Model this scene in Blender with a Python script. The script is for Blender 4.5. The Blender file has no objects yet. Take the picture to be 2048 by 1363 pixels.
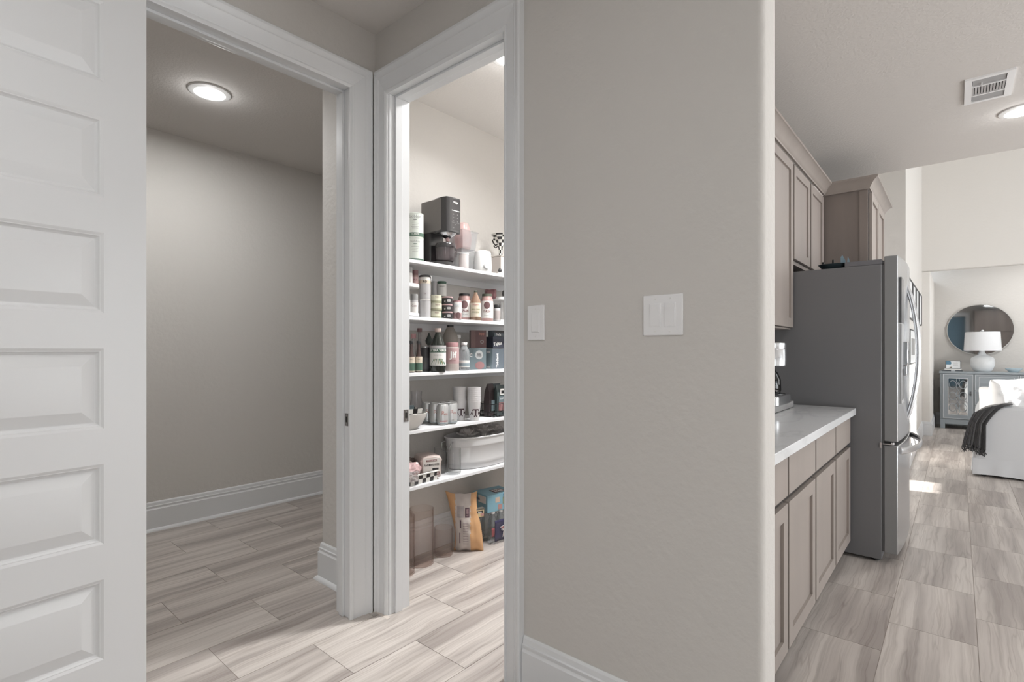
import bpy, bmesh, math, random
from mathutils import Vector, Matrix, noise
random.seed(7)
scene = bpy.context.scene
COL = scene.collection
R = math.radians
PI = math.pi

# ------------------------------------------------------------------ camera
YAW = R(40.6); FPX = 1040.0; V0 = 700.0; CH = 1.24
cam_d = bpy.data.cameras.new('camera'); cam = bpy.data.objects.new('camera', cam_d); COL.objects.link(cam)
cam.location = (0, 0, CH); cam.rotation_euler = (R(90), 0, YAW)
cam_d.sensor_width = 36; cam_d.lens = 36*FPX/2048; cam_d.shift_y = (V0-681.5)/2048
cam_d.clip_start = 0.02; cam_d.clip_end = 100
scene.camera = cam

# ------------------------------------------------------------------ world, sun, lights, exposure
w = bpy.data.worlds.new('world'); scene.world = w; w.use_nodes = True
bg = w.node_tree.nodes['Background']; bg.inputs[0].default_value = (0.86, 0.93, 1.0, 1); bg.inputs[1].default_value = 2.5
vs = scene.view_settings
vs.view_transform = 'Standard'; vs.look = 'None'; vs.exposure = 0.0; vs.gamma = 1.0; vs.use_curve_mapping = False
scene.cycles.max_bounces = 12
scene.cycles.diffuse_bounces = 8
scene.cycles.transparent_max_bounces = 24
scene.cycles.caustics_refractive = False
scene.cycles.caustics_reflective = False
scene.cycles.sample_clamp_indirect = 4

def lamp(name, kind, loc, energy, size=0.2, size_y=None, rot=(0, 0, 0), color=(1, 1, 1), spread=None):
    d = bpy.data.lights.new(name, kind); d.energy = energy; d.color = color
    if kind == 'AREA':
        if size_y: d.shape = 'RECTANGLE'; d.size = size; d.size_y = size_y
        else: d.shape = 'DISK'; d.size = size
        if spread: d.spread = spread
    elif kind == 'SUN': d.angle = R(0.5)
    else: d.shadow_soft_size = size
    o = bpy.data.objects.new(name, d); COL.objects.link(o); o.location = loc; o.rotation_euler = rot
    return o
SUNDIR = Vector((-0.8, -0.10, -0.55)).normalized()
sun = lamp('sun', 'SUN', (6, 7, 6), 17.0, rot=SUNDIR.to_track_quat('-Z', 'Y').to_euler(), color=(1, .97, .93))
WARM = (1.0, 0.994, 0.985)
DAY = (0.95, 0.98, 1.0)
# window daylight for the living area, plus added fills with no window seen
lamp('window_light_living', 'AREA', (4.50, 8.0, 2.4), 88, 2.6, 3.4, (0, R(90), 0), DAY)
lamp('kitchen_fill_light', 'AREA', (4.50, 4.0, 1.0), 134, 1.8, 3.2, (0, R(118), 0), DAY)  # added fill, tilted up to brighten the kitchen ceiling
lamp('entry_fill_light', 'AREA', (2.35, -1.60, 1.20), 66, 1.5, 2.2, (R(90), 0, 0), DAY)  # added soft fill behind the camera, reaches into the pantry
lamp('hall_side_fill_light', 'AREA', (4.50, 0.0, 1.4), 8, 1.8, 2.2, (0, R(90), 0), DAY)  # added side fill for the door leaf and left wall
# ceiling lamps at the fixtures, plus unseen ones added as fill
lamp('hall_fill_light', 'AREA', (0.9, -0.5, 2.70), 7, 0.5, color=WARM)  # added unseen fill above the hall
lamp('hall_fill_light', 'AREA', (-0.95, -0.6, 2.70), 13, 0.5, color=WARM)  # second added hall fill, nearer the open door
lamp('utility_area_light', 'AREA', (-3.34, 1.17, 2.735), 15, 0.15, color=WARM)
lamp('utility_area_light', 'AREA', (-3.34, -0.6, 2.735), 12, 0.15, color=WARM)  # unseen second light without a fixture, brightens the utility room
lamp('pantry_area_light', 'AREA', (-1.745, 2.03, 2.735), 10, 0.15, color=WARM, spread=R(145))
lamp('pantry_area_light', 'AREA', (-1.45, 2.62, 2.735), 35, 0.15, color=WARM, spread=R(112))  # added unseen light, lifts the lower pantry shelves
lamp('kitchen_lamp_light', 'AREA', (0.31, 4.62, 2.735), 10, 0.15, color=WARM)
lamp('kitchen_lamp_light', 'AREA', (0.6, 2.6, 2.735), 10, 0.15, color=WARM)
lamp('alcove_fill_light', 'AREA', (1.0, 10.35, 2.72), 17, 0.3, color=WARM)  # added unseen fills to brighten the alcove
lamp('alcove_fill_light', 'AREA', (3.2, 10.35, 2.72), 17, 0.3, color=WARM)

for p_, e_ in (((-3.34, 1.165, 2.69), .9), ((-1.745, 2.03, 2.69), .9), ((.308, 4.60, 2.69), .7)): lamp('lens_glow_light', 'POINT', p_, e_, .03, color=WARM)

# ------------------------------------------------------------------ helpers
def sr(r, g, b):
    f = lambda c: ((c/255+0.055)/1.055)**2.4 if c/255 > 0.04045 else c/255/12.92
    return (f(r), f(g), f(b), 1)
MATS = {}
def mat(name, col, rough=0.5, metal=0.0, bump=None, spec=None, coat=None, trans=0.0, ior=1.45, emit=None, alpha=1.0, aniso=None, sheen=None):
    if name in MATS: return MATS[name]
    m = bpy.data.materials.new(name); m.use_nodes = True; nt = m.node_tree
    b = nt.nodes['Principled BSDF']
    b.inputs['Base Color'].default_value = col; b.inputs['Roughness'].default_value = rough
    b.inputs['Metallic'].default_value = metal
    if spec is not None: b.inputs['Specular IOR Level'].default_value = spec
    if coat: b.inputs['Coat Weight'].default_value = coat
    if trans: b.inputs['Transmission Weight'].default_value = trans; b.inputs['IOR'].default_value = ior
    if emit: b.inputs['Emission Color'].default_value = emit[0]; b.inputs['Emission Strength'].default_value = emit[1]
    if sheen: b.inputs['Sheen Weight'].default_value = sheen
    b.inputs['Alpha'].default_value = alpha
    if bump:
        sc, st, det = bump
        tc = nt.nodes.new('ShaderNodeTexCoord'); n = nt.nodes.new('ShaderNodeTexNoise'); bp = nt.nodes.new('ShaderNodeBump')
        n.inputs['Scale'].default_value = sc; n.inputs['Detail'].default_value = det
        bp.inputs['Strength'].default_value = st; bp.inputs['Distance'].default_value = 0.01
        nt.links.new(tc.outputs['Object'], n.inputs['Vector']); nt.links.new(n.outputs['Fac'], bp.inputs['Height'])
        nt.links.new(bp.outputs['Normal'], b.inputs['Normal'])
    MATS[name] = m
    return m

def thin(name, tint, edge=None, gloss=.06, rough=.03, milk=0.0):
    if name in MATS: return MATS[name]
    m = bpy.data.materials.new(name); m.use_nodes = True; nt = m.node_tree; L = nt.links
    for n in list(nt.nodes): nt.nodes.remove(n)
    out = nt.nodes.new('ShaderNodeOutputMaterial'); tr = nt.nodes.new('ShaderNodeBsdfTransparent'); gl = nt.nodes.new('ShaderNodeBsdfGlossy'); lw = nt.nodes.new('ShaderNodeLayerWeight')
    mc = nt.nodes.new('ShaderNodeMix'); mc.data_type = 'RGBA'; lw.inputs['Blend'].default_value = .35
    mc.inputs[6].default_value = tint; mc.inputs[7].default_value = edge or tint
    pw = nt.nodes.new('ShaderNodeMath'); pw.operation = 'POWER'; pw.inputs[1].default_value = 2.0
    L.new(lw.outputs['Facing'], pw.inputs[0]); L.new(pw.outputs[0], mc.inputs[0]); L.new(mc.outputs[2], tr.inputs[0])
    gl.inputs['Roughness'].default_value = rough; gl.inputs[0].default_value = (.95, .95, .95, 1)
    ml = nt.nodes.new('ShaderNodeMath'); ml.operation = 'MULTIPLY_ADD'; ml.inputs[1].default_value = .28; ml.inputs[2].default_value = gloss*.5
    L.new(pw.outputs[0], ml.inputs[0])
    mx = nt.nodes.new('ShaderNodeMixShader'); L.new(ml.outputs[0], mx.inputs[0]); L.new(tr.outputs[0], mx.inputs[1]); L.new(gl.outputs[0], mx.inputs[2])
    last = mx
    if milk:
        df = nt.nodes.new('ShaderNodeBsdfDiffuse'); df.inputs[0].default_value = tint; m2 = nt.nodes.new('ShaderNodeMixShader'); m2.inputs[0].default_value = milk
        L.new(mx.outputs[0], m2.inputs[1]); L.new(df.outputs[0], m2.inputs[2]); last = m2
    L.new(last.outputs[0], out.inputs[0]); MATS[name] = m
    return m
WALLC = sr(202, 199, 195)
M_wall = mat('painted_wall', WALLC, .75, bump=(34, .24, 3), spec=.3)
M_ceil = mat('textured_ceiling', sr(216, 213, 210), .9, bump=(75, .22, 2), spec=.2)
M_white_wall = mat('pale_living_wall', sr(222, 219, 215), .8, bump=(26, .15, 3), spec=.2)
M_trim = mat('white_trim_paint', sr(222, 224, 226), .33)
M_door = mat('white_door_paint', sr(218, 219, 220), .38)
M_shelf = mat('white_shelf_paint', sr(228, 229, 231), .4)
M_plate = mat('white_switch_plastic', sr(232, 232, 233), .3)
M_dark = mat('dark_gap', sr(28, 27, 27), .7)
M_black = mat('black_plastic', sr(30, 30, 31), .35)
M_steel = mat('brushed_steel', sr(196, 197, 199), .27, 1.0)
M_chrome = mat('chrome', sr(215, 215, 217), .12, 1.0)
M_frside = mat('fridge_side_grey', sr(112, 112, 114), .45, .2)
M_frdoor_side = mat('fridge_door_edge_grey', sr(140, 141, 142), .4, .5)
M_lens = mat('lamp_lens', (1, 1, 1, 1), .5, emit=((1, .98, .95, 1), 14))
M_lens_dim = mat('lamp_trim', sr(225, 225, 224), .5)

def wood(name, c1, c2, scale=(30, 30, 3), rough=.5):
    m = bpy.data.materials.new(name); m.use_nodes = True; nt = m.node_tree; b = nt.nodes['Principled BSDF']
    tc = nt.nodes.new('ShaderNodeTexCoord'); mp = nt.nodes.new('ShaderNodeMapping'); n = nt.nodes.new('ShaderNodeTexNoise'); cr = nt.nodes.new('ShaderNodeValToRGB')
    mp.inputs['Scale'].default_value = scale; n.inputs['Scale'].default_value = 1; n.inputs['Detail'].default_value = 5
    cr.color_ramp.elements[0].position = .3; cr.color_ramp.elements[1].position = .7
    cr.color_ramp.elements[0].color = c1; cr.color_ramp.elements[1].color = c2
    nt.links.new(tc.outputs['Object'], mp.inputs[0]); nt.links.new(mp.outputs[0], n.inputs['Vector']); nt.links.new(n.outputs['Fac'], cr.inputs[0])
    nt.links.new(cr.outputs[0], b.inputs['Base Color']); b.inputs['Roughness'].default_value = rough
    MATS[name] = m
    return m
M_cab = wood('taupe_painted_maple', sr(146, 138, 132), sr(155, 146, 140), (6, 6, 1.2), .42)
M_cab_shade = wood('shaded_taupe_wood', sr(118, 109, 104), sr(134, 124, 118), (5, 5, .8), .45)  # darker taupe, shade of the tall cabinet side put into the colour
M_gap_shade = mat('shaded_cabinet_reveal', sr(50, 43, 39), .6)  # brown darkened to carry the shade between cabinet doors
M_grey_wood = wood('grey_weathered_wood', sr(120, 119, 118), sr(160, 159, 158), (10, 2, 10), .6)

def tile_material():
    m = bpy.data.materials.new('veined_porcelain_tile'); m.use_nodes = True; nt = m.node_tree; L = nt.links
    b = nt.nodes['Principled BSDF']
    geo = nt.nodes.new('ShaderNodeNewGeometry'); oi = nt.nodes.new('ShaderNodeObjectInfo')
    # per-tile random shift of the vein field
    rnd = nt.nodes.new('ShaderNodeMath'); rnd.operation = 'ADD'
    L.new(oi.outputs['Random'], rnd.inputs[0]); L.new(geo.outputs['Random Per Island'], rnd.inputs[1])
    mul = nt.nodes.new('ShaderNodeMath'); mul.operation = 'MULTIPLY'; mul.inputs[1].default_value = 57.0
    L.new(rnd.outputs[0], mul.inputs[0])
    cmb = nt.nodes.new('ShaderNodeCombineXYZ'); L.new(mul.outputs[0], cmb.inputs[0]); L.new(mul.outputs[0], cmb.inputs[2])
    add = nt.nodes.new('ShaderNodeVectorMath'); add.operation = 'ADD'
    L.new(geo.outputs['Position'], add.inputs[0]); L.new(cmb.outputs[0], add.inputs[1])
    # waviness
    mpw = nt.nodes.new('ShaderNodeMapping'); mpw.inputs['Scale'].default_value = (1.5, 2.4, 1)
    nw = nt.nodes.new('ShaderNodeTexNoise'); nw.inputs['Scale'].default_value = 1.6; nw.inputs['Detail'].default_value = 2
    L.new(add.outputs[0], mpw.inputs[0]); L.new(mpw.outputs[0], nw.inputs['Vector'])
    sc = nt.nodes.new('ShaderNodeVectorMath'); sc.operation = 'SCALE'; sc.inputs['Scale'].default_value = .038
    L.new(nw.outputs['Color'], sc.inputs[0])
    add2 = nt.nodes.new('ShaderNodeVectorMath'); add2.operation = 'ADD'
    L.new(add.outputs[0], add2.inputs[0]); L.new(sc.outputs[0], add2.inputs[1])
    def layer(sx, sy, det, p0, p1, rough=.6):
        mp = nt.nodes.new('ShaderNodeMapping'); mp.inputs['Scale'].default_value = (sx, sy, 1)
        n = nt.nodes.new('ShaderNodeTexNoise'); n.inputs['Scale'].default_value = 1; n.inputs['Detail'].default_value = det; n.inputs['Roughness'].default_value = rough
        r = nt.nodes.new('ShaderNodeMapRange'); r.inputs['From Min'].default_value = p0; r.inputs['From Max'].default_value = p1
        L.new(add2.outputs[0], mp.inputs[0]); L.new(mp.outputs[0], n.inputs['Vector']); L.new(n.outputs['Fac'], r.inputs['Value'])
        return r.outputs[0]
    broad = layer(10, .6, 2, .40, .64)
    fine = layer(70, 1.2, 4, .46, .72, .7)
    thin = layer(17, .7, 2, .478, .522)
    # thin dark line where the noise crosses mid value
    tri = nt.nodes.new('ShaderNodeMath'); tri.operation = 'PINGPONG'; tri.inputs[1].default_value = .5; L.new(thin, tri.inputs[0])
    t2 = nt.nodes.new('ShaderNodeMath'); t2.operation = 'MULTIPLY'; t2.inputs[1].default_value = 1.1; L.new(tri.outputs[0], t2.inputs[0])
    mx = nt.nodes.new('ShaderNodeMix'); mx.data_type = 'RGBA'
    mx.inputs[6].default_value = sr(198, 191, 185); mx.inputs[7].default_value = sr(158, 150, 145)
    L.new(broad, mx.inputs[0])
    mx2 = nt.nodes.new('ShaderNodeMix'); mx2.data_type = 'RGBA'; mx2.blend_type = 'MULTIPLY'; mx2.inputs[7].default_value = (.74, .72, .71, 1)
    L.new(fine, mx2.inputs[0]); L.new(mx.outputs[2], mx2.inputs[6])
    mx3 = nt.nodes.new('ShaderNodeMix'); mx3.data_type = 'RGBA'; mx3.blend_type = 'MULTIPLY'; mx3.inputs[7].default_value = (.66, .63, .61, 1)
    L.new(t2.outputs[0], mx3.inputs[0]); L.new(mx2.outputs[2], mx3.inputs[6])
    L.new(mx3.outputs[2], b.inputs['Base Color'])
    b.inputs['Roughness'].default_value = .36
    return m
M_tile = tile_material()
M_grout = mat('grout', sr(160, 151, 144), .9)

class MB:
    def __init__(s): s.v = []; s.f = []; s.m = []
    def add(s, vs, fs, mi=0):
        o = len(s.v); s.v += [tuple(p) for p in vs]
        for f in fs: s.f.append(tuple(i+o for i in f)); s.m.append(mi)
    def box(s, x0, y0, z0, x1, y1, z1, mi=0, M=None):
        if x0 > x1: x0, x1 = x1, x0
        if y0 > y1: y0, y1 = y1, y0
        if z0 > z1: z0, z1 = z1, z0
        vs = [(x0, y0, z0), (x1, y0, z0), (x1, y1, z0), (x0, y1, z0), (x0, y0, z1), (x1, y0, z1), (x1, y1, z1), (x0, y1, z1)]
        if M is not None: vs = [tuple(M @ Vector(p)) for p in vs]
        s.add(vs, [(3, 2, 1, 0), (4, 5, 6, 7), (0, 1, 5, 4), (1, 2, 6, 5), (2, 3, 7, 6), (3, 0, 4, 7)], mi)
        return s
    def prism(s, poly, z0, z1, mi=0, M=None):     # poly in xy (ccw), extruded in z
        n = len(poly); vs = [(x, y, z0) for x, y in poly]+[(x, y, z1) for x, y in poly]
        if M is not None: vs = [tuple(M @ Vector(p)) for p in vs]
        fs = [tuple(range(n-1, -1, -1)), tuple(range(n, 2*n))]+[(i, (i+1) % n, n+(i+1) % n, n+i) for i in range(n)]
        s.add(vs, fs, mi); return s
    def lathe(s, prof, seg=24, c=(0, 0, 0), mi=0, M=None, sx=1, sy=1):
        vs = []; fs = []; n = len(prof)
        for i in range(seg):
            a = 2*PI*i/seg
            for r, z in prof: vs.append((c[0]+r*math.cos(a)*sx, c[1]+r*math.sin(a)*sy, c[2]+z))
        for i in range(seg):
            j = (i+1) % seg
            for k in range(n-1): fs.append((i*n+k, j*n+k, j*n+k+1, i*n+k+1))
        if prof[0][0] > 1e-6: fs.append(tuple(i*n for i in range(seg-1, -1, -1)))
        if prof[-1][0] > 1e-6: fs.append(tuple(i*n+n-1 for i in range(seg)))
        if M is not None: vs = [tuple(M @ Vector(p)) for p in vs]
        s.add(vs, fs, mi); return s
    def shell(s, prof, seg=32, c=(0, 0, 0), mi=0, sx=1, sy=1):   # closed profile loop, no caps (hollow vessels)
        vs = []; fs = []; n = len(prof)
        for i in range(seg):
            a = 2*PI*i/seg
            for r, z in prof: vs.append((c[0]+r*math.cos(a)*sx, c[1]+r*math.sin(a)*sy, c[2]+z))
        for i in range(seg):
            j = (i+1) % seg
            for k in range(n-1): fs.append((i*n+k, j*n+k, j*n+k+1, i*n+k+1))
        s.add(vs, fs, mi); return s
    def tube(s, pts, r, seg=8, mi=0, closed=False, sq=None):
        pts = [Vector(p) for p in pts]; n = len(pts); rings = []
        up = Vector((0, 0, 1))
        for i, p in enumerate(pts):
            if closed: d = pts[(i+1) % n]-pts[i-1]
            else: d = pts[min(i+1, n-1)]-pts[max(i-1, 0)]
            d.normalize()
            u = up if abs(d.dot(up)) < .9 else Vector((1, 0, 0))
            a = d.cross(u).normalized(); b = a.cross(d).normalized()
            ra = r if not sq else sq[0]; rb = r if not sq else sq[1]
            rings.append([p+a*ra*math.cos(2*PI*k/seg)+b*rb*math.sin(2*PI*k/seg) for k in range(seg)])
        vs = [q for rr in rings for q in rr]; fs = []
        m = n if closed else n-1
        for i in range(m):
            j = (i+1) % n
            for k in range(seg):
                l = (k+1) % seg; fs.append((i*seg+k, i*seg+l, j*seg+l, j*seg+k))
        if not closed: fs += [tuple(range(seg-1, -1, -1)), tuple((n-1)*seg+k for k in range(seg))]
        s.add(vs, fs, mi); return s
    def grid(s, fn, nu, nv, mi=0):
        vs = [fn(i/nu, j/nv) for i in range(nu+1) for j in range(nv+1)]
        fs = [(i*(nv+1)+j, (i+1)*(nv+1)+j, (i+1)*(nv+1)+j+1, i*(nv+1)+j+1) for i in range(nu) for j in range(nv)]
        s.add(vs, fs, mi); return s
    def mesh(s, name, mats, smooth=True, ang=35):
        me = bpy.data.meshes.new(name); me.from_pydata(s.v, [], s.f)
        if not isinstance(mats, (list, tuple)): mats = [mats]
        for m in mats: me.materials.append(m)
        for i, p in enumerate(me.polygons): p.material_index = s.m[i]
        bm = bmesh.new(); bm.from_mesh(me); bmesh.ops.recalc_face_normals(bm, faces=bm.faces); bm.to_mesh(me); bm.free()
        if smooth:
            me.polygons.foreach_set('use_smooth', [True]*len(me.polygons)); me.set_sharp_from_angle(angle=R(ang))
        me.update(); return me
    def obj(s, name, mats, parent=None, bevel=0, seg=2, smooth=True, loc=None, rot=None, ang=35):
        return link(name, s.mesh(name, mats, smooth, ang), parent, bevel, seg, loc, rot)
def link(name, me, parent=None, bevel=0, seg=2, loc=None, rot=None):
    o = bpy.data.objects.new(name, me); COL.objects.link(o)
    if parent: o.parent = parent
    if loc: o.location = loc
    if rot: o.rotation_euler = rot
    if bevel:
        b = o.modifiers.new('bevel', 'BEVEL'); b.width = bevel; b.segments = seg; b.limit_method = 'ANGLE'; b.angle_limit = R(40)
    return o
def tag(o, label, cat, group=None):
    o['label'] = label; o['category'] = cat
    if group: o['group'] = group
    return o
def thing(name, label, cat, loc=(0, 0, 0), rz=0, group=None):
    o = bpy.data.objects.new(name, None); COL.objects.link(o); o.location = loc; o.rotation_euler = (0, 0, rz); o.empty_display_size = .05
    return tag(o, label, cat, group)
def struct(o, label=None):
    o['kind'] = 'structure'
    if label: o['label'] = label
    return o
def box(name, a, b, m, parent=None, bevel=0, seg=2): return MB().box(*a, *b).obj(name, m, parent, bevel, seg)
def copy_tree(o, parent=None):
    c = o.copy(); COL.objects.link(c)
    if parent: c.parent = parent
    for ch in list(o.children): copy_tree(ch, c)
    return c

def slice_x(me, step):
    bm = bmesh.new(); bm.from_mesh(me)
    xs = [v.co.x for v in bm.verts]
    if xs:
        x = min(xs)+step
        while x < max(xs):
            bmesh.ops.bisect_plane(bm, geom=bm.verts[:]+bm.edges[:]+bm.faces[:], plane_co=(x, 0, 0), plane_no=(1, 0, 0)); x += step
    bm.to_mesh(me); bm.free()
def text(s, size, m, parent, x=0, y=0, z=0, bend=None, bold=0.0, rot=0, name='lettering', sx=1.0, ex=0.0001, face='-y', plane=None):
    cu = bpy.data.curves.new('t', 'FONT'); cu.body = s; cu.size = size; cu.align_x = 'CENTER'; cu.align_y = 'CENTER'
    cu.extrude = ex; cu.offset = bold*size; cu.resolution_u = 2; cu.space_line = .8
    to = bpy.data.objects.new('t', cu)
    me = bpy.data.meshes.new_from_object(to)
    c, sn = math.cos(rot), math.sin(rot)
    if bend or plane: slice_x(me, max(.0022, size*.12))
    for v in me.vertices:
        a, b, d = v.co.x*sx, v.co.y, v.co.z
        a, b = a*c-b*sn, a*sn+b*c
        a += x; b += z
        if bend:
            r = bend+d+.0004; v.co = (r*math.sin(a/bend), -r*math.cos(a/bend)+y, b)
        elif plane: v.co = plane(a, b, d)
        elif face == '+x': v.co = (y+d, a, b)
        else: v.co = (a, y-d, b)
    me.materials.clear(); me.materials.append(m)
    bpy.data.objects.remove(to); bpy.data.curves.remove(cu)
    o = link(name, me, parent)
    return o
T = {k: mat('print_'+k, sr(*c), .5) for k, c in dict(white=(232, 232, 230), black=(38, 36, 37), maroon=(110, 52, 58), red=(168, 84, 88), green=(76, 120, 92), grey=(150, 150, 150), rust=(176, 120, 112), navy=(60, 64, 98), teal=(128, 158, 166), gold=(196, 178, 140), olive=(120, 124, 84)).items()}

# ray helpers used to read real positions off the survey of the photograph (x = const, y = const or z = const planes)
SY, CY = math.sin(YAW), math.cos(YAW)
def ray(u): r = (u-1024)/FPX; return -SY+CY*r, CY+SY*r
def onx(u, x): a, b = ray(u); t = x/a; return b*t, t/FPX        # -> y, metres per pixel
def zat(v, mpp): return CH-(v-V0)*mpp

# ------------------------------------------------------------------ floor
ZC = 2.76
fl = box('floor', (-4.45, -1.75, -.10), (4.75, 11.6, -.0016), M_grout); struct(fl)
TX, TY = .304, .601
tile_me = MB().box(-TX/2+.0012, -TY/2+.0012, -.004, TX/2-.0012, TY/2-.0012, 0).mesh('tile', M_tile, False)
rest = MB()
for k in range(-14, 17):
    x0 = -.24+TX*k; xc = x0+TX/2
    ph = 1.12 if k % 2 == 0 else .82
    for n in range(-5, 18):
        y0 = ph+TY*n; yc = y0+TY/2
        if xc > 4.7 or xc < -4.4 or yc < -1.9 or yc > 11.7: continue
        seen = (xc < -1.0 and yc > .3-(xc < -1.9)*0 and yc < 3.3 and yc > .25) or (-.75 < xc < 1.25 and 1.7 < yc < 11.4 and xc < .25+.075*yc)
        if xc > -1.6 and yc > 2.4 and xc < -.8: seen = False
        if seen:
            o = link('tile', tile_me, fl); o.location = (xc, yc, 0)
        else: rest.box(xc-TX/2+.0012, yc-TY/2+.0012, -.004, xc+TX/2-.0012, yc+TY/2-.0012, 0)
ro = rest.obj('tile_field', M_tile, fl, smooth=False); ro['kind'] = 'stuff'

# ------------------------------------------------------------------ walls and ceilings
XA0, XA1 = -2.245, -2.133        # wall between hall and utility room
YB0, YB1 = 1.475, 1.595          # wall with the pantry door and the switches
XE = -.388
DA0, DA1, DH = .524, 1.335, 2.452    # utility doorway
PB0, PB1, PH = -2.022, -1.300, 2.442 # pantry doorway
def wallmesh(name, boxes, m=M_wall, parent=None):
    b = MB()
    for q in boxes: b.box(*q)
    return struct(b.obj(name, m, parent))
def rounded_end(x, y0, y1, r, xb):    # plan outline of a wall with a bullnose end towards +x
    p = [(xb, y0)]
    for i in range(7): a = -PI/2+PI/2*i/6; p.append((x-r+r*math.cos(a), y0+r+r*math.sin(a)))
    for i in range(7): a = PI/2*i/6; p.append((x-r+r*math.cos(a), y1-r+r*math.sin(a)))
    p.append((xb, y1)); return p
wallmesh('wall_left', [(XA0, -1.75, 0, XA1, DA0-.018, ZC), (XA0, DA0-.018, DH+.018, XA1, DA1+.018, ZC), (XA0, DA1+.018, 0, XA1, YB0, ZC)])
b = MB(); b.box(-2.62, YB0, 0, PB0-.018, YB1, ZC); b.box(PB0-.018, YB0, PH+.018, PB1+.018, YB1, ZC)
b.prism(rounded_end(XE, YB0, YB1, .02, PB1+.018), 0, ZC)
struct(b.obj('wall_center', M_wall))
wallmesh('wall_pantry_left', [(-2.62, YB1, 0, -2.50, 3.42, ZC)])
wallmesh('wall_pantry_back', [(-2.50, 3.30, 0, -1.25, 3.42, ZC)])
wallmesh('wall_pantry_right', [(-1.25, YB1, 0, -1.13, 6.6, 5.6)])
wallmesh('wall_utility_far', [(-4.32, -1.75, 0, -4.20, 3.54, ZC)])
wallmesh('wall_utility_end', [(-4.20, 3.42, 0, -2.50, 3.54, ZC)])
wallmesh('wall_rear', [(-4.32, -1.87, 0, 4.72, -1.75, ZC)])
wallmesh('wall_kitchen_end', [(-1.25, 6.6, 0, -.40, 6.72, 5.6)], M_white_wall)
wallmesh('wall_living_left', [(-.52, 6.72, 0, -.40, 9.70, 5.6)], M_white_wall)
b = MB(); b.prism([(-.30, 9.70), (-.30, 11.30), (-.52, 11.30), (-.52, 9.70)], 0, 2.39); b.box(-.52, 9.70, 2.39, 4.72, 9.82, 5.6)
struct(b.obj('wall_living_arch', M_white_wall, bevel=.018, seg=3))
wallmesh('wall_living_back', [(-.52, 11.30, 0, 4.72, 11.42, 2.85)], M_wall)
# right wall with the openings the daylight and the sun come through
WIN = [(2.6, 4.4, .9, 2.3), (7.72, 9.0, 3.05, 4.6), (5.85+.565, 6.32+.565, 3.26, 3.9)]
def wall_with_holes(name, x0, x1, y0, y1, z0, z1, holes, m):
    ys = sorted({y0, y1, *[h[0] for h in holes], *[h[1] for h in holes]}); zs = sorted({z0, z1, *[h[2] for h in holes], *[h[3] for h in holes]})
    b = MB()
    for i in range(len(ys)-1):
        for j in range(len(zs)-1):
            yc, zc = (ys[i]+ys[i+1])/2, (zs[j]+zs[j+1])/2
            if any(h[0] < yc < h[1] and h[2] < zc < h[3] for h in holes): continue
            b.box(x0, ys[i], zs[j], x1, ys[i+1], zs[j+1])
    return struct(b.obj(name, m))
wall_with_holes('wall_right', 4.60, 4.72, -1.75, 11.42, 0, 5.6, WIN, M_white_wall)
struct(box('ceiling', (-4.32, -1.87, ZC), (4.72, 5.47, ZC+.25), M_ceil))
struct(box('ceiling_living', (-1.25, 5.35, 5.6), (4.72, 9.9, 5.7), M_white_wall))
struct(box('ceiling_alcove', (-.52, 9.82, 2.75), (4.72, 11.42, 2.85), M_white_wall))
wallmesh('wall_upper', [(-1.25, 5.22, ZC+.25, 4.72, 5.34, 5.6)], M_white_wall)

# ------------------------------------------------------------------ trim: casings, jambs, baseboards
def casing(name, prof, a0, a1, top, W, to3, parent, clamp=None, bottom=0.0):
    sl, st, sw = W
    n = len(prof)
    def seg(nm, P, Q):
        vs = [to3(*p) for p in P]+[to3(*q) for q in Q]
        fs = [(i, (i+1) % n, n+(i+1) % n, n+i) for i in range(n)]+[tuple(range(n)), tuple(range(2*n-1, n-1, -1))]
        b = MB(); b.add(vs, fs); return b.obj(nm, M_trim, parent, ang=25)
    def cl(a): return max(a, clamp) if clamp is not None else a
    LB = [(cl(a0-w*sl), bottom, d) for w, d in prof]; LT = [(cl(a0-w*sl), top+w*st, d) for w, d in prof]
    RT = [(a1+w*sw, top+w*st, d) for w, d in prof]; RB = [(a1+w*sw, bottom, d) for w, d in prof]
    seg('casing', LB, LT); seg('head_casing', LT, RT); seg('casing', RT, RB)
PROF = [(0, 0), (0, .012), (.05, .0145), (.09, .019), (.13, .0185), (.16, .014), (.20, .016), (.60, .019), (.66, .0225), (.72, .022), (.80, .025), (.88, .030), (.96, .030), (1.0, .026), (1.0, 0)]
door1 = bpy.data.objects.new('door_1', None); COL.objects.link(door1); door1.location = (XA1, DA0, 0); struct(door1, 'white six-panel door standing open against the hall wall, left of the utility doorway')
def loc3A(a, z, d): return (d, a-DA0, z)
casing('A', PROF, DA0+.001, DA1-.006, DH-.004, (.115, .112, .115), loc3A, door1)
def jamb_set(parent, pts, stop):
    for nm, a, bb in pts: box(nm, a, bb, M_trim, parent, .0015)
    for nm, a, bb in stop: box(nm, a, bb, M_trim, parent, .002)
w_ = XA1-XA0
jamb_set(door1, [('jamb', (-w_, -.018, 0), (.0, 0, DH)), ('jamb', (-w_, DA1-DA0, 0), (0, DA1-DA0+.018, DH)), ('jamb', (-w_, -.018, DH), (0, DA1-DA0+.018, DH+.018))],
         [('door_stop', (-.075, 0, 0), (-.042, .011, DH)), ('door_stop', (-.075, DA1-DA0-.011, 0), (-.042, DA1-DA0, DH)), ('door_stop', (-.075, .011, DH-.011), (-.042, DA1-DA0-.011, DH))])
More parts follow.
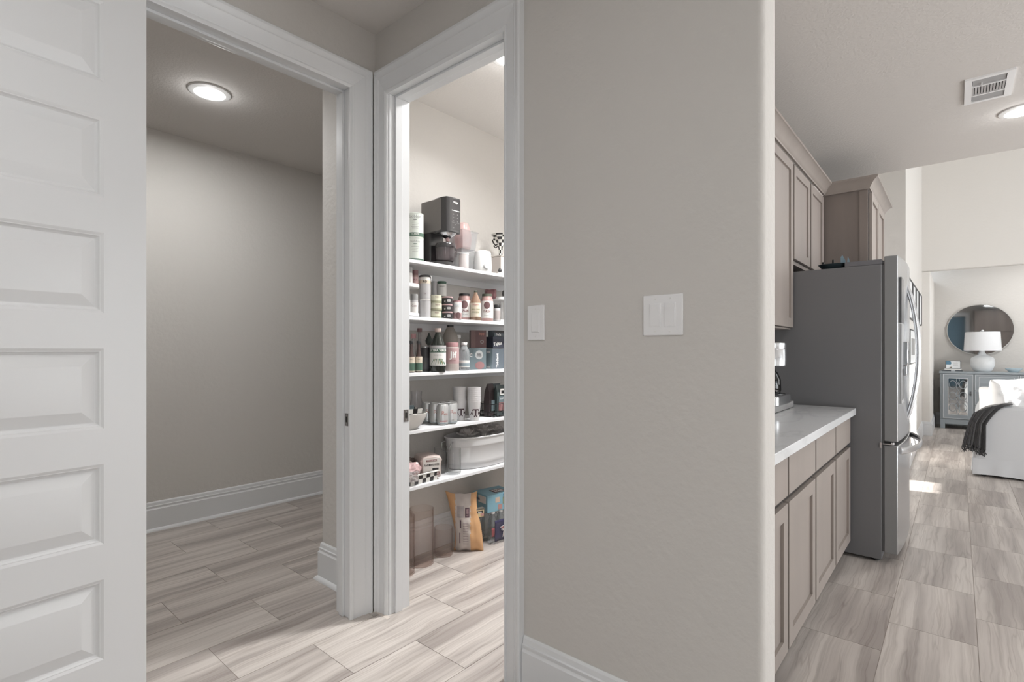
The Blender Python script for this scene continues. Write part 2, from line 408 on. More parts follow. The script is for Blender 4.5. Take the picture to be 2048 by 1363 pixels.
# strike plate in the right jamb (recess edge facing the hall)
def strike(parent, M):
    b = MB(); b.prism([(-.014, -.029), (.014, -.029), (.014, .029), (-.014, .029)], 0, .0014, M=M)
    o = b.obj('strike_plate', mat('nickel_plate', sr(150, 148, 146), .3, 1.0), parent, .0004)
    MB().box(-.006, -.012, .0013, .006, .014, .0018, M=M).obj('latch_hole', M_dark, o)
    for zz in (-.021, .021): MB().lathe([(0, 0), (.0032, 0), (.003, .0006), (0, .0008)], 10, (0, zz, .0013), M=M).obj('screw', M_chrome, o)
    return o
strike(door1, Matrix.Translation((-.022, DA1-DA0-.0002, .918)) @ Matrix(((1, 0, 0), (0, 0, -1), (0, 1, 0))).to_4x4())
sp = MB().box(-.003, -.002, -.028, .0, .0, .028).obj('strike_lip', M_chrome, door1, .001, loc=(.0005, DA1-DA0-.001, .918))

# the door leaf, hinged at the left jamb and folded back against the wall
leafpiv = Vector((-2.06, .51)) ; ang = R(4.6)
leaf = bpy.data.objects.new('door_leaf', None)
def leaf_mesh():
    b = MB(); W0, W1 = -.745, .015; t = .036; st = .116; H0, H1 = .012, 2.438
    pz = [(.262+.365*i, .516+.365*i) for i in range(6)]
    sx0, sx1 = W0+st, W1-st
    # y runs along the leaf (s), x is thickness: face at x=0, back at x=-t
    b.box(-t, W0, H0, 0, sx0, H1); b.box(-t, sx1, H0, 0, W1, H1)
    zz = [H0]+[z for p in pz for z in p]+[H1]
    for i in range(0, len(zz), 2): b.box(-t, sx0, zz[i], 0, sx1, zz[i+1])
    return b, sx0, sx1, pz, t
b, sx0, sx1, pz, t = leaf_mesh()
Ml = Matrix.Translation((leafpiv.x, leafpiv.y, 0)) @ Matrix.Rotation(ang, 4, 'Z')
lf = b.obj('door_leaf', M_door, None); lf.parent = door1
lf.matrix_world = Ml; lf.matrix_parent_inverse = Matrix.Identity(4); lf.location = (leafpiv.x-XA1, leafpiv.y-DA0, 0); lf.rotation_euler = (0, 0, ang)
def panel_mesh(hh, ww, tt):
    b = MB(); rings = [(0, 0), (.004, -.0015), (.008, -.0035), (.0105, -.0036), (.0145, -.0085), (.019, -.0118), (.021, -.0120), (.055, -.0018), (.0575, -.0014)]
    def side(sgn, x0):
        vs = []
        for ins, dep in rings:
            vs += [(x0+sgn*dep, -ww/2+ins, -hh/2+ins), (x0+sgn*dep, ww/2-ins, -hh/2+ins), (x0+sgn*dep, ww/2-ins, hh/2-ins), (x0+sgn*dep, -ww/2+ins, hh/2-ins)]
        fs = []
        for k in range(len(rings)-1):
            for i in range(4): j = (i+1) % 4; fs.append((4*k+i, 4*k+j, 4*k+4+j, 4*k+4+i))
        L = 4*(len(rings)-1); fs.append((L, L+1, L+2, L+3)); b.add(vs, fs)
    side(1, 0); side(-1, -tt)
    return b.mesh('panel', M_door, True, 12)
pm = panel_mesh(.254, sx1-sx0, t)
for z0, z1 in pz:
    o = link('panel', pm, lf); o.location = (0, (sx0+sx1)/2, (z0+z1)/2)
for hz in (.25, 1.22, 2.2):
    h = MB().lathe([(0, -.045), (.006, -.045), (.006, .045), (0, .045)], 12).obj('hinge', mat('nickel_plate', (0, 0, 0, 1)), door1, loc=(.002, -.030, hz))
kn = MB().lathe([(0, .0), (.032, 0), (.032, .006), (.012, .010), (.011, .035), (.024, .042), (.029, .052), (.024, .064), (0, .068)], 24, M=Matrix.Rotation(R(90), 4, 'Y')).obj('door_knob', M_chrome, lf, loc=(0, -.68, .93))

# pantry doorway
door2 = bpy.data.objects.new('door_2', None); COL.objects.link(door2); door2.location = (PB0, YB0, 0); struct(door2)
def loc3B(a, z, d): return (a-PB0, -d, z)
casing('B', PROF, PB0-.004, PB1+.006, PH-.004, (.085, .122, .088), loc3B, door2, clamp=XA1+.033)
wB = YB1-YB0; pw = PB1-PB0
jamb_set(door2, [('jamb', (-.018, 0, 0), (0, wB, PH)), ('jamb', (pw, 0, 0), (pw+.018, wB, PH)), ('jamb', (-.018, 0, PH), (pw+.018, wB, PH+.018))],
         [('door_stop', (0, .030, 0), (.011, .068, PH)), ('door_stop', (pw-.011, .030, 0), (pw, .068, PH)), ('door_stop', (.011, .030, PH-.011), (pw-.011, .068, PH))])
strike(door2, Matrix.Translation((.0002, .098, .925)) @ Matrix(((0, 0, 1), (-1, 0, 0), (0, 1, 0))).to_4x4())

BB = [(.0, 0), (.018, 0), (.018, .148), (.014, .153), (.0125, .158), (.0145, .166), (.0150, .171), (.0095, .174), (.008, .192), (.003, .2), (0, .2)]
SHOE = [(0, 0), (.034, 0), (.0335, .006), (.030, .013), (.025, .018), (.018, .021), (.018, .148), (.014, .153), (.0125, .158), (.0145, .166), (.0150, .171), (.0095, .174), (.008, .192), (.003, .2), (0, .2)]
def baseboard(name, p, q, nrm, prof=BB, parent=None, miter=(0, 0)):
    p = Vector((*p, 0)); q = Vector((*q, 0)); n = Vector((*nrm, 0)); d = (q-p).normalized(); m = len(prof)
    vs = [tuple(p+n*a+Vector((0, 0, z))-d*a*miter[0]) for a, z in prof]+[tuple(q+n*a+Vector((0, 0, z))+d*a*miter[1]) for a, z in prof]
    fs = [(i, (i+1) % m, m+(i+1) % m, m+i) for i in range(m)]+[tuple(range(m)), tuple(range(2*m-1, m-1, -1))]
    b = MB(); b.add(vs, fs); return struct(b.obj(name, M_trim, parent, ang=25))
baseboard('baseboard_center', (PB1+.006+.09, YB0), (XE-.02, YB0), (0, -1))
baseboard('baseboard_center_end', (XE, YB0+.02), (XE, YB1-.02), (1, 0))
baseboard('baseboard_stub', (-2.62, YB0), (XA0, YB0), (0, -1), SHOE, miter=(1, 0))
baseboard('baseboard_stub_side', (-2.62, 3.42), (-2.62, YB0), (-1, 0), SHOE, miter=(0, 1))
baseboard('baseboard_utility', (-4.20, 3.42), (-4.20, -1.75), (1, 0), SHOE)
baseboard('baseboard_pantry_left', (-2.50, 3.30), (-2.50, YB1), (1, 0))
baseboard('baseboard_pantry_back', (-1.25, 3.30), (-2.48, 3.30), (0, -1))
baseboard('baseboard_living_left', (-.40, 9.68), (-.40, 6.60), (1, 0))
baseboard('baseboard_arch', (-.40, 9.70), (-.30, 9.70), (0, -1), miter=(0, 1))
baseboard('baseboard_arch_side', (-.30, 9.70), (-.30, 11.28), (1, 0), miter=(1, 0))
baseboard('baseboard_living_back', (4.6, 11.30), (-.28, 11.30), (0, -1))
# caulk smear left at the foot of the casings
b = MB(); rr = random.Random(3)
for i in range(26):
    f = i/25; x = -2.10+.10*f; b.add([(x-.004, 1.452-rr.uniform(.003, .008), .0006), (x+.004, 1.452-rr.uniform(.003, .009), .0006), (x+.004, 1.462, .003), (x-.004, 1.462, .003)], [(0, 1, 2, 3)])
o = b.obj('trim_1', mat('old_caulk', sr(205, 196, 188), .8)); struct(o)

# ------------------------------------------------------------------ recessed ceiling lights
def can_light(name, x, y, label, r=.112):
    t = thing(name, label, 'light', (x, y, ZC), 0, 'recessed ceiling lights')
    MB().shell([(r, 0), (r, -.004), (r*.97, -.008), (r*.74, -.014), (r*.70, -.012), (r*.70, 0)], 40).obj('trim_ring', M_lens_dim, t)
    MB().lathe([(0, -.0185), (r*.55, -.0175), (r*.70, -.0125), (r*.70, -.002)], 40).obj('lens', M_lens, t)
    return t
can_light('recessed_light', -3.34, 1.165, 'round recessed ceiling light glowing in the utility room behind the open white door')
can_light('recessed_light', -1.745, 2.03, 'recessed ceiling light just peeking past the pantry door frame')
can_light('recessed_light', .308, 4.60, 'recessed ceiling light at the right edge beside the ceiling vent')

# ceiling vent
vt = thing('ceiling_vent', 'white louvred air vent on the kitchen ceiling above the refrigerator', 'vent', (.135, 4.07, ZC))
b = MB(); X, Yh = .105, .19
def ring_box(b, X, Y, xi, yi, z0, z1):
    b.box(-X, -Y, z0, -xi, Y, z1); b.box(xi, -Y, z0, X, Y, z1); b.box(-xi, -Y, z0, xi, -yi, z1); b.box(-xi, yi, z0, xi, Y, z1)
ring_box(b, X, Yh, .072, .165, -.010, 0)
b.obj('vent_frame', mat('vent_white', sr(240, 240, 241), .4), vt)
box('vent_backing', (-.072, -.165, -.0012), (.072, .165, -.0004), M_dark, vt)
for y0, y1 in ((-.078, -.066), (.060, .072)): box('cross_bar', (-.072, y0, -.0115), (.072, y1, -.0014), MATS['vent_white'], vt)
sl = MB().box(-.0042, -.062, -.0095, .0042, .056, -.0020, M=Matrix.Rotation(R(14), 4, 'Y')).mesh('louvre', mat('vent_louvre', sr(200, 200, 201), .4))
for i in range(11): o = link('louvre', sl, vt); o.location = (-.0655+.0131*i, 0, -.001)
for y0, y1 in ((-.160, -.084), (.078, .160)): box('side_blade', (-.070, y0, -.0062), (.070, y1, -.0040), mat('vent_grey', sr(165, 165, 166), .5), vt)
box('lever', (-.035, -.110, -.016), (-.029, -.095, -.0064), M_plate, vt, .001)

# ------------------------------------------------------------------ light switches
def switch_plate(x0, x1, z0, z1, rockers, label, up):
    t = thing('light_switch', label, 'switch', ((x0+x1)/2, YB0, (z0+z1)/2), 0, 'wall switches')
    w_, h_ = (x1-x0)/2, (z1-z0)/2
    box('cover_plate', (-w_, -.0065, -h_), (w_, 0, h_), M_plate, t, .003, 3)
    for k, c in enumerate(rockers):
        box('rocker_frame', (c-.0185, -.0075, -.0355), (c+.0185, -.006, .0355), M_plate, t, .0006)
        s_ = 1 if up[k] else -1
        b = MB(); w2 = .0155; h2 = .0325
        pr = [(-h2, -.0080-(.0030 if s_ > 0 else 0)), (0, -.0092), (h2, -.0080-(.0030 if s_ < 0 else 0))]
        vs = []; 
        for z, y in pr: vs += [(c-w2, y, z), (c+w2, y, z), (c+w2, -.0066, z), (c-w2, -.0066, z)]
        fs = [(0, 1, 2, 3), (11, 10, 9, 8)]
        for q in (0, 4): fs += [(q+i, q+(i+1) % 4, q+4+(i+1) % 4, q+4+i) for i in range(4)]
        b.add(vs, fs); b.obj('rocker', M_plate, t, .0005)
        for zz in (-.0485, .0485): MB().lathe([(0, 0), (.0032, 0), (.0028, .0008), (0, .001)], 12, M=Matrix.Translation((c, -.0063, zz)) @ Matrix.Rotation(R(90), 4, 'X')).obj('screw', M_lens_dim, t)
    return t
switch_plate(-1.186, -1.110, 1.276, 1.401, [0], 'white single rocker light switch beside the pantry door casing', [True])
switch_plate(-.731, -.606, 1.284, 1.406, [-.023, .023], 'white double rocker light switch further right on the beige wall', [False, False])

# ------------------------------------------------------------------ kitchen: base cabinets, worktop, uppers
def shaker(name, parent, y0, y1, z0, z1, x, st=.058, t=.019, hand=None):   # door in plane x facing +x
    b = MB()
    b.box(x-t, y0, z0, x, y0+st, z1); b.box(x-t, y1-st, z0, x, y1, z1); b.box(x-t, y0+st, z0, x, y1-st, z0+st); b.box(x-t, y0+st, z1-st, x, y1-st, z1)
    d = b.obj(name, M_cab, parent)
    box('panel', (x-t+.002, y0+st-.002, z0+st-.002), (x-.011, y1-st+.002, z1-st+.002), M_cab, d)
    return d
WX = -1.128
XF = -.485
YS = [1.62, 2.171, 2.670, 3.178, 3.672]
lab = ['base cabinet nearest the wall end, mostly hidden behind it', 'second taupe base cabinet from the wall end, under the white worktop', 'third taupe base cabinet, under the white worktop', 'taupe base cabinet tight against the refrigerator side']
for i in range(4):
    y0, y1 = YS[i], YS[i+1]
    t = thing('base_cabinet', lab[i], 'cabinet', (WX, y0, 0), 0, 'base cabinets under the worktop')
    X0, X1 = 0, XF-.0195-WX
    b = MB(); b.box(X0, 0, .10, X1, y1-y0-.001, .858); b.box(X0, 0, 0, X1-.06, y1-y0-.001, .10); b.obj('body', M_gap_shade, t)
    b = MB(); b.box(X1, 0, .10, X1+.001, y1-y0-.001, .858); b.obj('face_frame', M_gap_shade, t)
    g = .011
    box('drawer_front', (X1+.001, g, .693), (X1+.0195, y1-y0-g, .838), M_cab, t, .001)
    shaker('door', t, g, y1-y0-g, .108, .665, X1+.0195)
    box('toe_kick', (X1-.06, 0, 0), (X1-.055, y1-y0-.001, .10), M_gap_shade, t)
wt = thing('worktop', 'white quartz worktop with faint veining running up to the refrigerator', 'countertop', (WX, YB1+.005, .859))
def quartz():
    m = mat('white_quartz', sr(226, 228, 230), .12); nt = m.node_tree; b = nt.nodes['Principled BSDF']
    tc = nt.nodes.new('ShaderNodeTexCoord'); mp = nt.nodes.new('ShaderNodeMapping'); mp.inputs['Rotation'].default_value = (0, 0, .5); mp.inputs['Scale'].default_value = (2, .8, 2)
    n = nt.nodes.new('ShaderNodeTexNoise'); n.inputs['Scale'].default_value = 2.2; n.inputs['Detail'].default_value = 8
    cr = nt.nodes.new('ShaderNodeValToRGB'); e = cr.color_ramp.elements
    e[0].position = .47; e[0].color = sr(226, 228, 230); e[1].position = .53; e[1].color = sr(226, 228, 230); q = e.new(.5); q.color = sr(217, 219, 221)
    nt.links.new(tc.outputs['Object'], mp.inputs[0]); nt.links.new(mp.outputs[0], n.inputs['Vector']); nt.links.new(n.outputs['Fac'], cr.inputs[0]); nt.links.new(cr.outputs[0], b.inputs['Base Color'])
    return m
b = box('slab', (0, 0, 0), (-.458-WX, 3.672-YB1-.005, .038), quartz(), wt, .002)
# upper cabinets
UX = -.795
def upper(name, label, y0, y1, z0, z1, doors, zd0, zd1, light_rail=False):
    t = thing(name, label, 'cabinet', (WX, y0, 0), 0, 'upper cabinets')
    X1 = UX-.0195-WX
    box('body', (0, 0, z0), (X1, y1-y0, z1), M_cab, t)
    for a, c in doors: shaker('door', t, a-y0, c-y0, zd0, zd1, UX-WX)
    g = MB()
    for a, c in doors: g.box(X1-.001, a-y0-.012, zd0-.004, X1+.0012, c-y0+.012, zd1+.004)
    g.obj('face_frame', M_gap_shade, t)
    return t
upper('upper_cabinet', 'taller taupe wall cabinet above the worktop, next to the wall end', 1.62, 3.690, 1.372, 2.452, [(1.66, 2.30), (2.32, 2.95), (2.97, 3.680)], 1.385, 2.432)
upper('upper_cabinet', 'short taupe wall cabinet with two doors above the refrigerator', 3.695, 4.690, 1.80, 2.452, [(3.712, 4.180), (4.218, 4.668)], 1.828, 2.432)
tc_ = thing('tall_cabinet', 'tall taupe cabinet with wood side panel standing behind the refrigerator', 'cabinet', (WX, 4.70, 0))
box('body', (0, 0, .0), (-.512-WX, .97, 2.452), M_cab_shade, tc_)
box('side_stile', (-.565-WX, -.006, .02), (-.512-WX, 0, 2.45), M_cab_shade, tc_)
box('filler', (-.512-WX, .002, .1), (-.511-WX, .966, 2.45), M_gap_shade, tc_)
for a, c in ((.045, .463), (.475, .90)): shaker('door', tc_, a, c, .11, 2.43, -.490-WX, .055)
# crown moulding: one continuous piece around the uppers and the tall cabinet
def crown():
    pr = [(0, 0), (.012, 0), (.014, .010), (.018, .014), (.026, .030), (.040, .050), (.058, .064), (.066, .067), (.066, .082), (0, .082)]   # out, up
    path = [(UX-.004, 1.60), (UX-.004, 4.692), (-.509, 4.692), (-.509, 5.68), (WX, 5.68)]
    nr = [(1, 0), (0, -1), (1, 0), (0, 1)]
    rings = []
    for i, p in enumerate(path):
        if i == 0: n = Vector(nr[0])
        elif i == len(path)-1: n = Vector(nr[-1])
        else: n = Vector(nr[i-1])+Vector(nr[i])
        rings.append([(p[0]+n.x*d, p[1]+n.y*d, 2.448+z) for d, z in pr])
    b = MB(); m = len(pr)
    for r0, r1 in zip(rings, rings[1:]):
        b.add(r0+r1, [(i, (i+1) % m, m+(i+1) % m, m+i) for i in range(m)])
    b.add(rings[0], [tuple(range(m))])
    o = b.obj('crown_moulding', M_cab, None, ang=30)
    tag(o, 'taupe crown moulding running along the tops of the kitchen wall cabinets', 'moulding')
crown()

# ------------------------------------------------------------------ refrigerator
fr = thing('refrigerator', 'stainless french-door refrigerator with a dark grey side, bottom freezer drawer', 'refrigerator', (-1.10, 3.70, 0))
FX = -1.10
box('cabinet_body', (0, 0, .020), (-.336-FX, .915, 1.742), M_frside, fr, .004)
box('gasket', (-.336-FX, .004, .07), (-.325-FX, .91, 1.74), mat('gasket_dark', sr(70, 70, 71), .6), fr)
box('hinge_cover', (-.52-FX, .005, 1.7425), (-.336-FX, .13, 1.772), mat('hinge_cover_grey', sr(104, 104, 108), .45), fr, .002)
MB().lathe([(0, 0), (.022, 0), (.022, .030), (.018, .034), (0, .034)], 20, (-.303-FX, .03, 1.742)).box(-.336-FX, .012, 1.744, -.285-FX, .05, 1.762).obj('top_hinge', mat('hinge_dark', sr(84, 84, 86), .4), fr)
def bowed_door(name, y0, y1, z0, z1, x0=-.325, x1=-.262, bow=.022, parent=fr):
    n = 14; Y0, Y1 = 0.0, .915
    def face(y): f = (y-Y0)/(Y1-Y0); return x1+bow*(1-(2*f-1)**2)
    poly = [(x0-FX, y0), (x0-FX, y1)][::-1]
    front = []
    for i in range(n+1):
        y = y0+(y1-y0)*i/n; front.append((face(y)-FX, y))
    poly = [(x0-FX, y1), (x0-FX, y0)]+front
    b = MB(); b.prism(poly, z0, z1)
    o = b.obj(name, [M_frdoor_side, M_steel], parent, .004, 3, ang=40)
    for p in o.data.polygons:
        if p.normal.x > .6: p.material_index = 1
    return o
dl = bowed_door('door', .003, .455, .712, 1.786); dr = bowed_door('door', .460, .912, .712, 1.786)
dz = bowed_door('freezer_drawer', .003, .912, .065, .690)
box('drawer_gap', (-.33-FX, .01, .690), (-.285-FX, .90, .712), M_dark, fr)
def bow_handle(y, z0, z1, parent, vertical=True):
    n = 22; pts = []
    for i in range(n+1):
        f = i/n; o = .062*math.sin(PI*f)**.75
        if vertical: pts.append((-.250+o-FX, y, z0+(z1-z0)*f))
    b = MB(); b.tube(pts, .012, 10, sq=(.012, .013)); return b.obj('handle', M_steel, parent)
bow_handle(.415, .80, 1.655, dl); bow_handle(.500, .80, 1.655, dr)
pts = [(-.252+.075*math.sin(PI*i/24)**.7-FX, .06+.79*i/24, .655) for i in range(25)]
MB().tube(pts, .012, 8, sq=(.009, .020)).obj('handle', M_steel, dz)
MB().box(-.33-FX, -.006, .694, -.28-FX, .03, .700).lathe([(0, 0), (.009, 0), (.009, .012), (0, .012)], 12, (-.285-FX, .012, .695)).box(-.345-FX, -.008, .672, -.334-FX, .012, .704).obj('middle_hinge', M_chrome, fr)
# dispenser in the near door
box('display_panel', (-.262-FX, .055, 1.40), (-.2465-FX, .27, 1.665), mat('display_dark', sr(92, 93, 95), .2), dl, .001)
box('dispenser_trim', (-.262-FX, .055, .93), (-.2455-FX, .27, 1.395), mat('dispenser_silver', sr(188, 189, 190), .3, .6), dl, .001)
box('dispenser_recess', (-.262-FX, .075, .95), (-.2445-FX, .25, 1.13), mat('recess_dark', sr(96, 97, 98), .4), dl, .001)
MB().box(-.25-FX, .12, 1.15, -.222-FX, .24, 1.29).box(-.245-FX, .15, 1.09, -.228-FX, .20, 1.15).obj('dispenser_spout', M_chrome, dl, .003)
for y in (.05, .86):
    MB().lathe([(0, 0), (.020, 0), (.020, .019), (0, .019)], 14, (-.37-FX, y, 0)).obj('foot', M_black, fr)
    MB().lathe([(0, 0), (.020, 0), (.020, .019), (0, .019)], 14, (-1.02-FX, y, 0)).obj('foot', M_black, fr)
box('base_grille', (-.40-FX, .03, .02), (-.345-FX, .89, .065), M_black, fr)
# small wire-and-glass oddment on top of the refrigerator
tr = thing('serving_tray', 'dark metal tray with blue glass pieces lying on the refrigerator top', 'tray', (-.585, 3.765, 1.7425), R(3))
b = MB(); b.lathe([(0, .0), (.028, .0), (.040, .032), (.038, .034), (.026, .003), (0, .003)], 24, sx=2.2)
b.obj('tray_body', mat('blackened_metal', sr(40, 52, 58), .3, .6), tr)
MB().box(-.03, -.015, .004, .02, .015, .026).box(-.065, -.018, .004, -.052, .018, .050).box(-.01, -.01, .026, .0, .01, .060).obj('clamp', M_dark, tr, .002)
mg = mat('pale_blue_glass', sr(165, 195, 212), .08, trans=.5)
MB().prism([(.035, .004), (.062, .004), (.060, .05), (.045, .085), (.035, .075)], -.012, -.004, M=Matrix.Rotation(R(90), 4, 'X')).prism([(.066, .004), (.088, .012), (.080, .056), (.074, .070)], .004, .012, M=Matrix.Rotation(R(90), 4, 'X')).obj('glass_fin', mg, tr)

# ------------------------------------------------------------------ coffee maker on a grey wooden riser
rs = thing('wooden_riser', 'grey wooden riser board under the coffee maker on the worktop', 'tray', (-.80, 2.62, .898))
box('board', (-.16, 0, .002), (.05, .86, .038), M_grey_wood, rs, .002)
box('runner', (-.15, .03, 0), (.04, .06, .002), M_dark, rs); box('runner', (-.15, .78, 0), (.04, .81, .002), M_dark, rs)
cm = thing('coffee_maker', 'silver drip coffee maker with a black carafe handle beside the refrigerator', 'coffee maker', (-.815, 3.19, .937), R(90))
# local: -y faces +x (the room); x runs along the worktop
b = MB(); 
def rr_poly(w, d, r, n=5):
    p = []
    for cx, cy, a0 in ((w-r, -d+r, -90), (w-r, d-r, 0), (-w+r, d-r, 90), (-w+r, -d+r, 180)):
        for i in range(n+1): a = R(a0+90*i/n); p.append((cx+r*math.cos(a), cy+r*math.sin(a)))
    return p
MB().prism(rr_poly(.15, .085, .03), 0, .052).obj('base', M_steel, cm, .004)
MB().lathe([(0, 0), (.078, 0), (.078, .006), (0, .006)], 28, (.03, -.0, .053)).obj('hot_plate', M_black, cm)
box('column', (-.15, .03, .052), (.09, .084, .33), M_black, cm, .004)
MB().lathe([(0, 0), (.070, 0), (.074, .004), (.074, .095), (.072, .098), (0, .098)], 36, (.072, .0, .212)).obj('brew_head', M_steel, cm)
MB().lathe([(0, 0), (.073, 0), (.074, .003), (.072, .034), (.066, .038), (0, .039)], 36, (.072, .0, .3105)).box(.138, -.012, .328, .162, .012, .333).obj('lid', M_steel, cm, .001)
MB().lathe([(0, 0), (.008, 0), (.008, .008), (0, .008)], 12, (.072, 0, .2035)).obj('drip_valve', M_black, cm)
MB().tube([(.055, 0, .186), (.098, 0, .190), (.114, 0, .180), (.122, 0, .15), (.131, 0, .11), (.135, 0, .096)], .01, 10, sq=(.013, .012)).obj('carafe_handle', M_black, cm)
MB().shell([(0, 0), (.058, 0), (.064, .02), (.062, .08), (.045, .12), (.043, .12), (.058, .08), (.060, .02), (.055, .004), (0, .004)], 28, (.0, 0, .0595)).obj('carafe', thin('smoked_glass', sr(150, 150, 152), sr(70, 70, 72)), cm)
text('AUTO', .012, T['grey'], cm, x=-.03+.0, z=.262, bend=.0745)


# ================================================================== living area beyond the refrigerator
M_slip = mat('white_slipcover', sr(206, 208, 211), .85, bump=(300, .08, 2), sheen=.2)
M_pillow = mat('white_linen', sr(240, 240, 240), .85, bump=(250, .1, 2))
def cushion(w_, h_, d_, seed, n=14, crease=.012):
    # soft pillow: local x width, z height, y depth
    rr = random.Random(seed); off = Vector((rr.random()*50, rr.random()*50, 0)); b = MB()
    def side(sg):
        def fn(u, v):
            a, c = 2*u-1, 2*v-1
            pin = 1-.10*(abs(a)**2*abs(c)**2)-.05*(1-abs(a))*abs(c)**6
            x = a*w_/2*(1-.07*(1-c*c)*abs(a)-.10*(a*c)**4); z = c*h_/2*(1-.08*(1-a*a)*abs(c)-.10*(a*c)**4)+.05*h_*max(0, a)*max(0, c)
            e = max(0, (1-a**4)*(1-c**4))**.45
            k = noise.noise(Vector((a*2.2, c*2.2, sg*3))+off)*crease*2+noise.noise(Vector((a*6, c*5, sg*3))+off)*crease
            return (x, sg*(d_/2*e+k*e), z+h_/2)
        return fn
    b.grid(side(-1), n, n); b.grid(side(1), n, n); return b
sf = thing('sofa', 'white slipcovered sofa with a rounded arm at the right edge', 'sofa', (.112, 6.89, 0), R(-1.6))
def arm_poly(L=1.0, H=.695, r=.23, lo=.0):
    p = [(0, lo), (L, lo), (L, H)]
    p.append((r*1.0, H))
    for i in range(1, 9): a = PI/2+PI/2*i/8; p.append((r+r*math.cos(a), H-.24+.24*math.sin(a)))
    return p
MX = Matrix.Rotation(R(90), 4, 'X')
def armmesh(y0, y1):
    b = MB(); b.prism(arm_poly(lo=.035), -y1, -y0, M=MX); return b
armmesh(0, .22).obj('arm', M_slip, sf, .03, 4); armmesh(1.98, 2.20).obj('arm', M_slip, sf, .03, 4)
box('seat_base', (.02, .22, .035), (.95, 1.98, .30), M_slip, sf, .02, 3)
for i in range(2): box('seat_cushion', (-.01, .235+.875*i, .305), (.74, 1.09+.875*i, .46), M_slip, sf, .05, 4)
box('back', (.76, .0, .035), (1.02, 2.20, .82), M_slip, sf, .06, 4)
# slipcover skirt flaring to the floor
b = MB()
for (x0, y0, x1, y1) in ((0, 0, 1.0, 0), (0, 2.2, 0, 0)):
    def fn(u, v, x0=x0, y0=y0, x1=x1, y1=y1):
        k = .010*(1-v)*(1+.5*math.sin(u*37)); dx = -k if x0 == x1 else 0; dy = -k if y0 == y1 else 0
        return (x0+(x1-x0)*u+dx-.001, y0+(y1-y0)*u+dy-.001, .018+.16*v+.006*math.sin(u*9)*(1-v))
    b.grid(fn, 40, 4)
sk = b.obj('skirt', M_slip, sf)
for x, y in ((.08, .08), (.08, 2.1), (.9, .08), (.9, 2.1)): MB().lathe([(0, 0), (.022, 0), (.026, .035), (0, .035)], 12, (x, y, 0)).obj('foot', M_black, sf)
def pillow(label, loc, rx, rz, w_, h_, d_, seed):
    o = cushion(w_, h_, d_, seed, 22, .020).obj('throw_pillow', M_pillow, None, ang=80); o.location = loc; o.rotation_euler = (rx, 0, rz)
    return tag(o, label, 'pillow', 'pillows on the white sofa')
pillow('white linen pillow leaning at the near end of the sofa, folded corner up', (.395, 7.42, .468), R(12), R(18), .38, .50, .24, 3)
pillow('bright white pillow behind, at the right edge of the picture', (.62, 7.98, .468), R(8), R(28), .50, .42, .20, 8)
pillow('white pillow lying at the far arm of the sofa', (.40, 8.62, .468), R(-10), R(8), .42, .34, .2, 12)
# dark headboard-like curved rail of the chair behind
ch = thing('armchair', 'curved dark grey chair back rising behind the white pillows', 'chair', (.80, 9.60, 0))
b = MB(); pts = [(-.34*math.cos(PI*i/16), .0, .60+.20*math.sin(PI*i/16)) for i in range(17)]
b.tube([(-.34, 0, .02)]+pts+[(.34, 0, .02)], .022, 8, sq=(.022, .026)); b.obj('back_frame', mat('slate_paint', sr(92, 98, 104), .5), ch)
box('seat', (-.32, .02, .40), (.32, .52, .46), M_slip, ch, .03, 3)
for x, y in ((-.30, .50), (.30, .50)): box('leg', (x-.018, y-.018, 0), (x+.018, y+.018, .41), MATS['slate_paint'], ch)
cushion(.54, .34, .05, 5).obj('back_cushion', M_slip, ch, loc=(0, .015, .462))

# dark fringed throw over the near arm
M_throw = mat('charcoal_knit', sr(58, 58, 60), .95, bump=(160, .5, 2), sheen=.4)
def throw_pt(u, v, off=0):
    # u across the cloth, v from the back of the arm (0) over the top and down the front side (1)
    fold = .018*math.sin(u*19+v*2)+.012*math.sin(u*41+1.3+v*3)
    if v < .30:
        f = v/.30; y = 7.12-.235*f; x = .15+.25*u-.02*f*(1-u); z = .716+.008*math.sin(u*7+2*f)-max(0, (.34-x))**1.5*(.9)
        return (x-.0, y, z-(1-u)**2*.03)
    f = (v-.30)/.70
    e = f**.8
    xr = .400-.195*min(1, e*1.9)**.6; xl = .130-.095*e**.8
    x = xl+(xr-xl)*u
    z = (.716-max(0, .34-(.13+.27*u))**1.5*(.9))*(1-f)+.290*f+.02*math.sin(u*5)*f
    if f < .15: z = z
    y = 6.868-.022*math.sin(PI*min(1, f*1.2))-fold*min(1, f*2.5)*1.0-.012*f
    return (x, y, z)
tb = MB(); tb.grid(throw_pt, 46, 34)
th = tb.obj('throw_blanket', M_throw, None, ang=80)
m_ = th.modifiers.new('solid', 'SOLIDIFY'); m_.thickness = .010; m_.offset = 0
tag(th, 'charcoal fringed throw draped over the near arm of the white sofa', 'blanket')
fb = MB(); rr = random.Random(4)
for i in range(44):
    u = i/43; p = Vector(throw_pt(u, 1)); L = rr.uniform(.045, .075)
    q = [p+Vector((rr.uniform(-.006, .006)*k, rr.uniform(-.006, .004)*k, -L*k/3+.006)) for k in range(4)]
    fb.tube(q, .004, 5)
fo = fb.obj('fringe', M_throw, th); fo['kind'] = 'stuff'

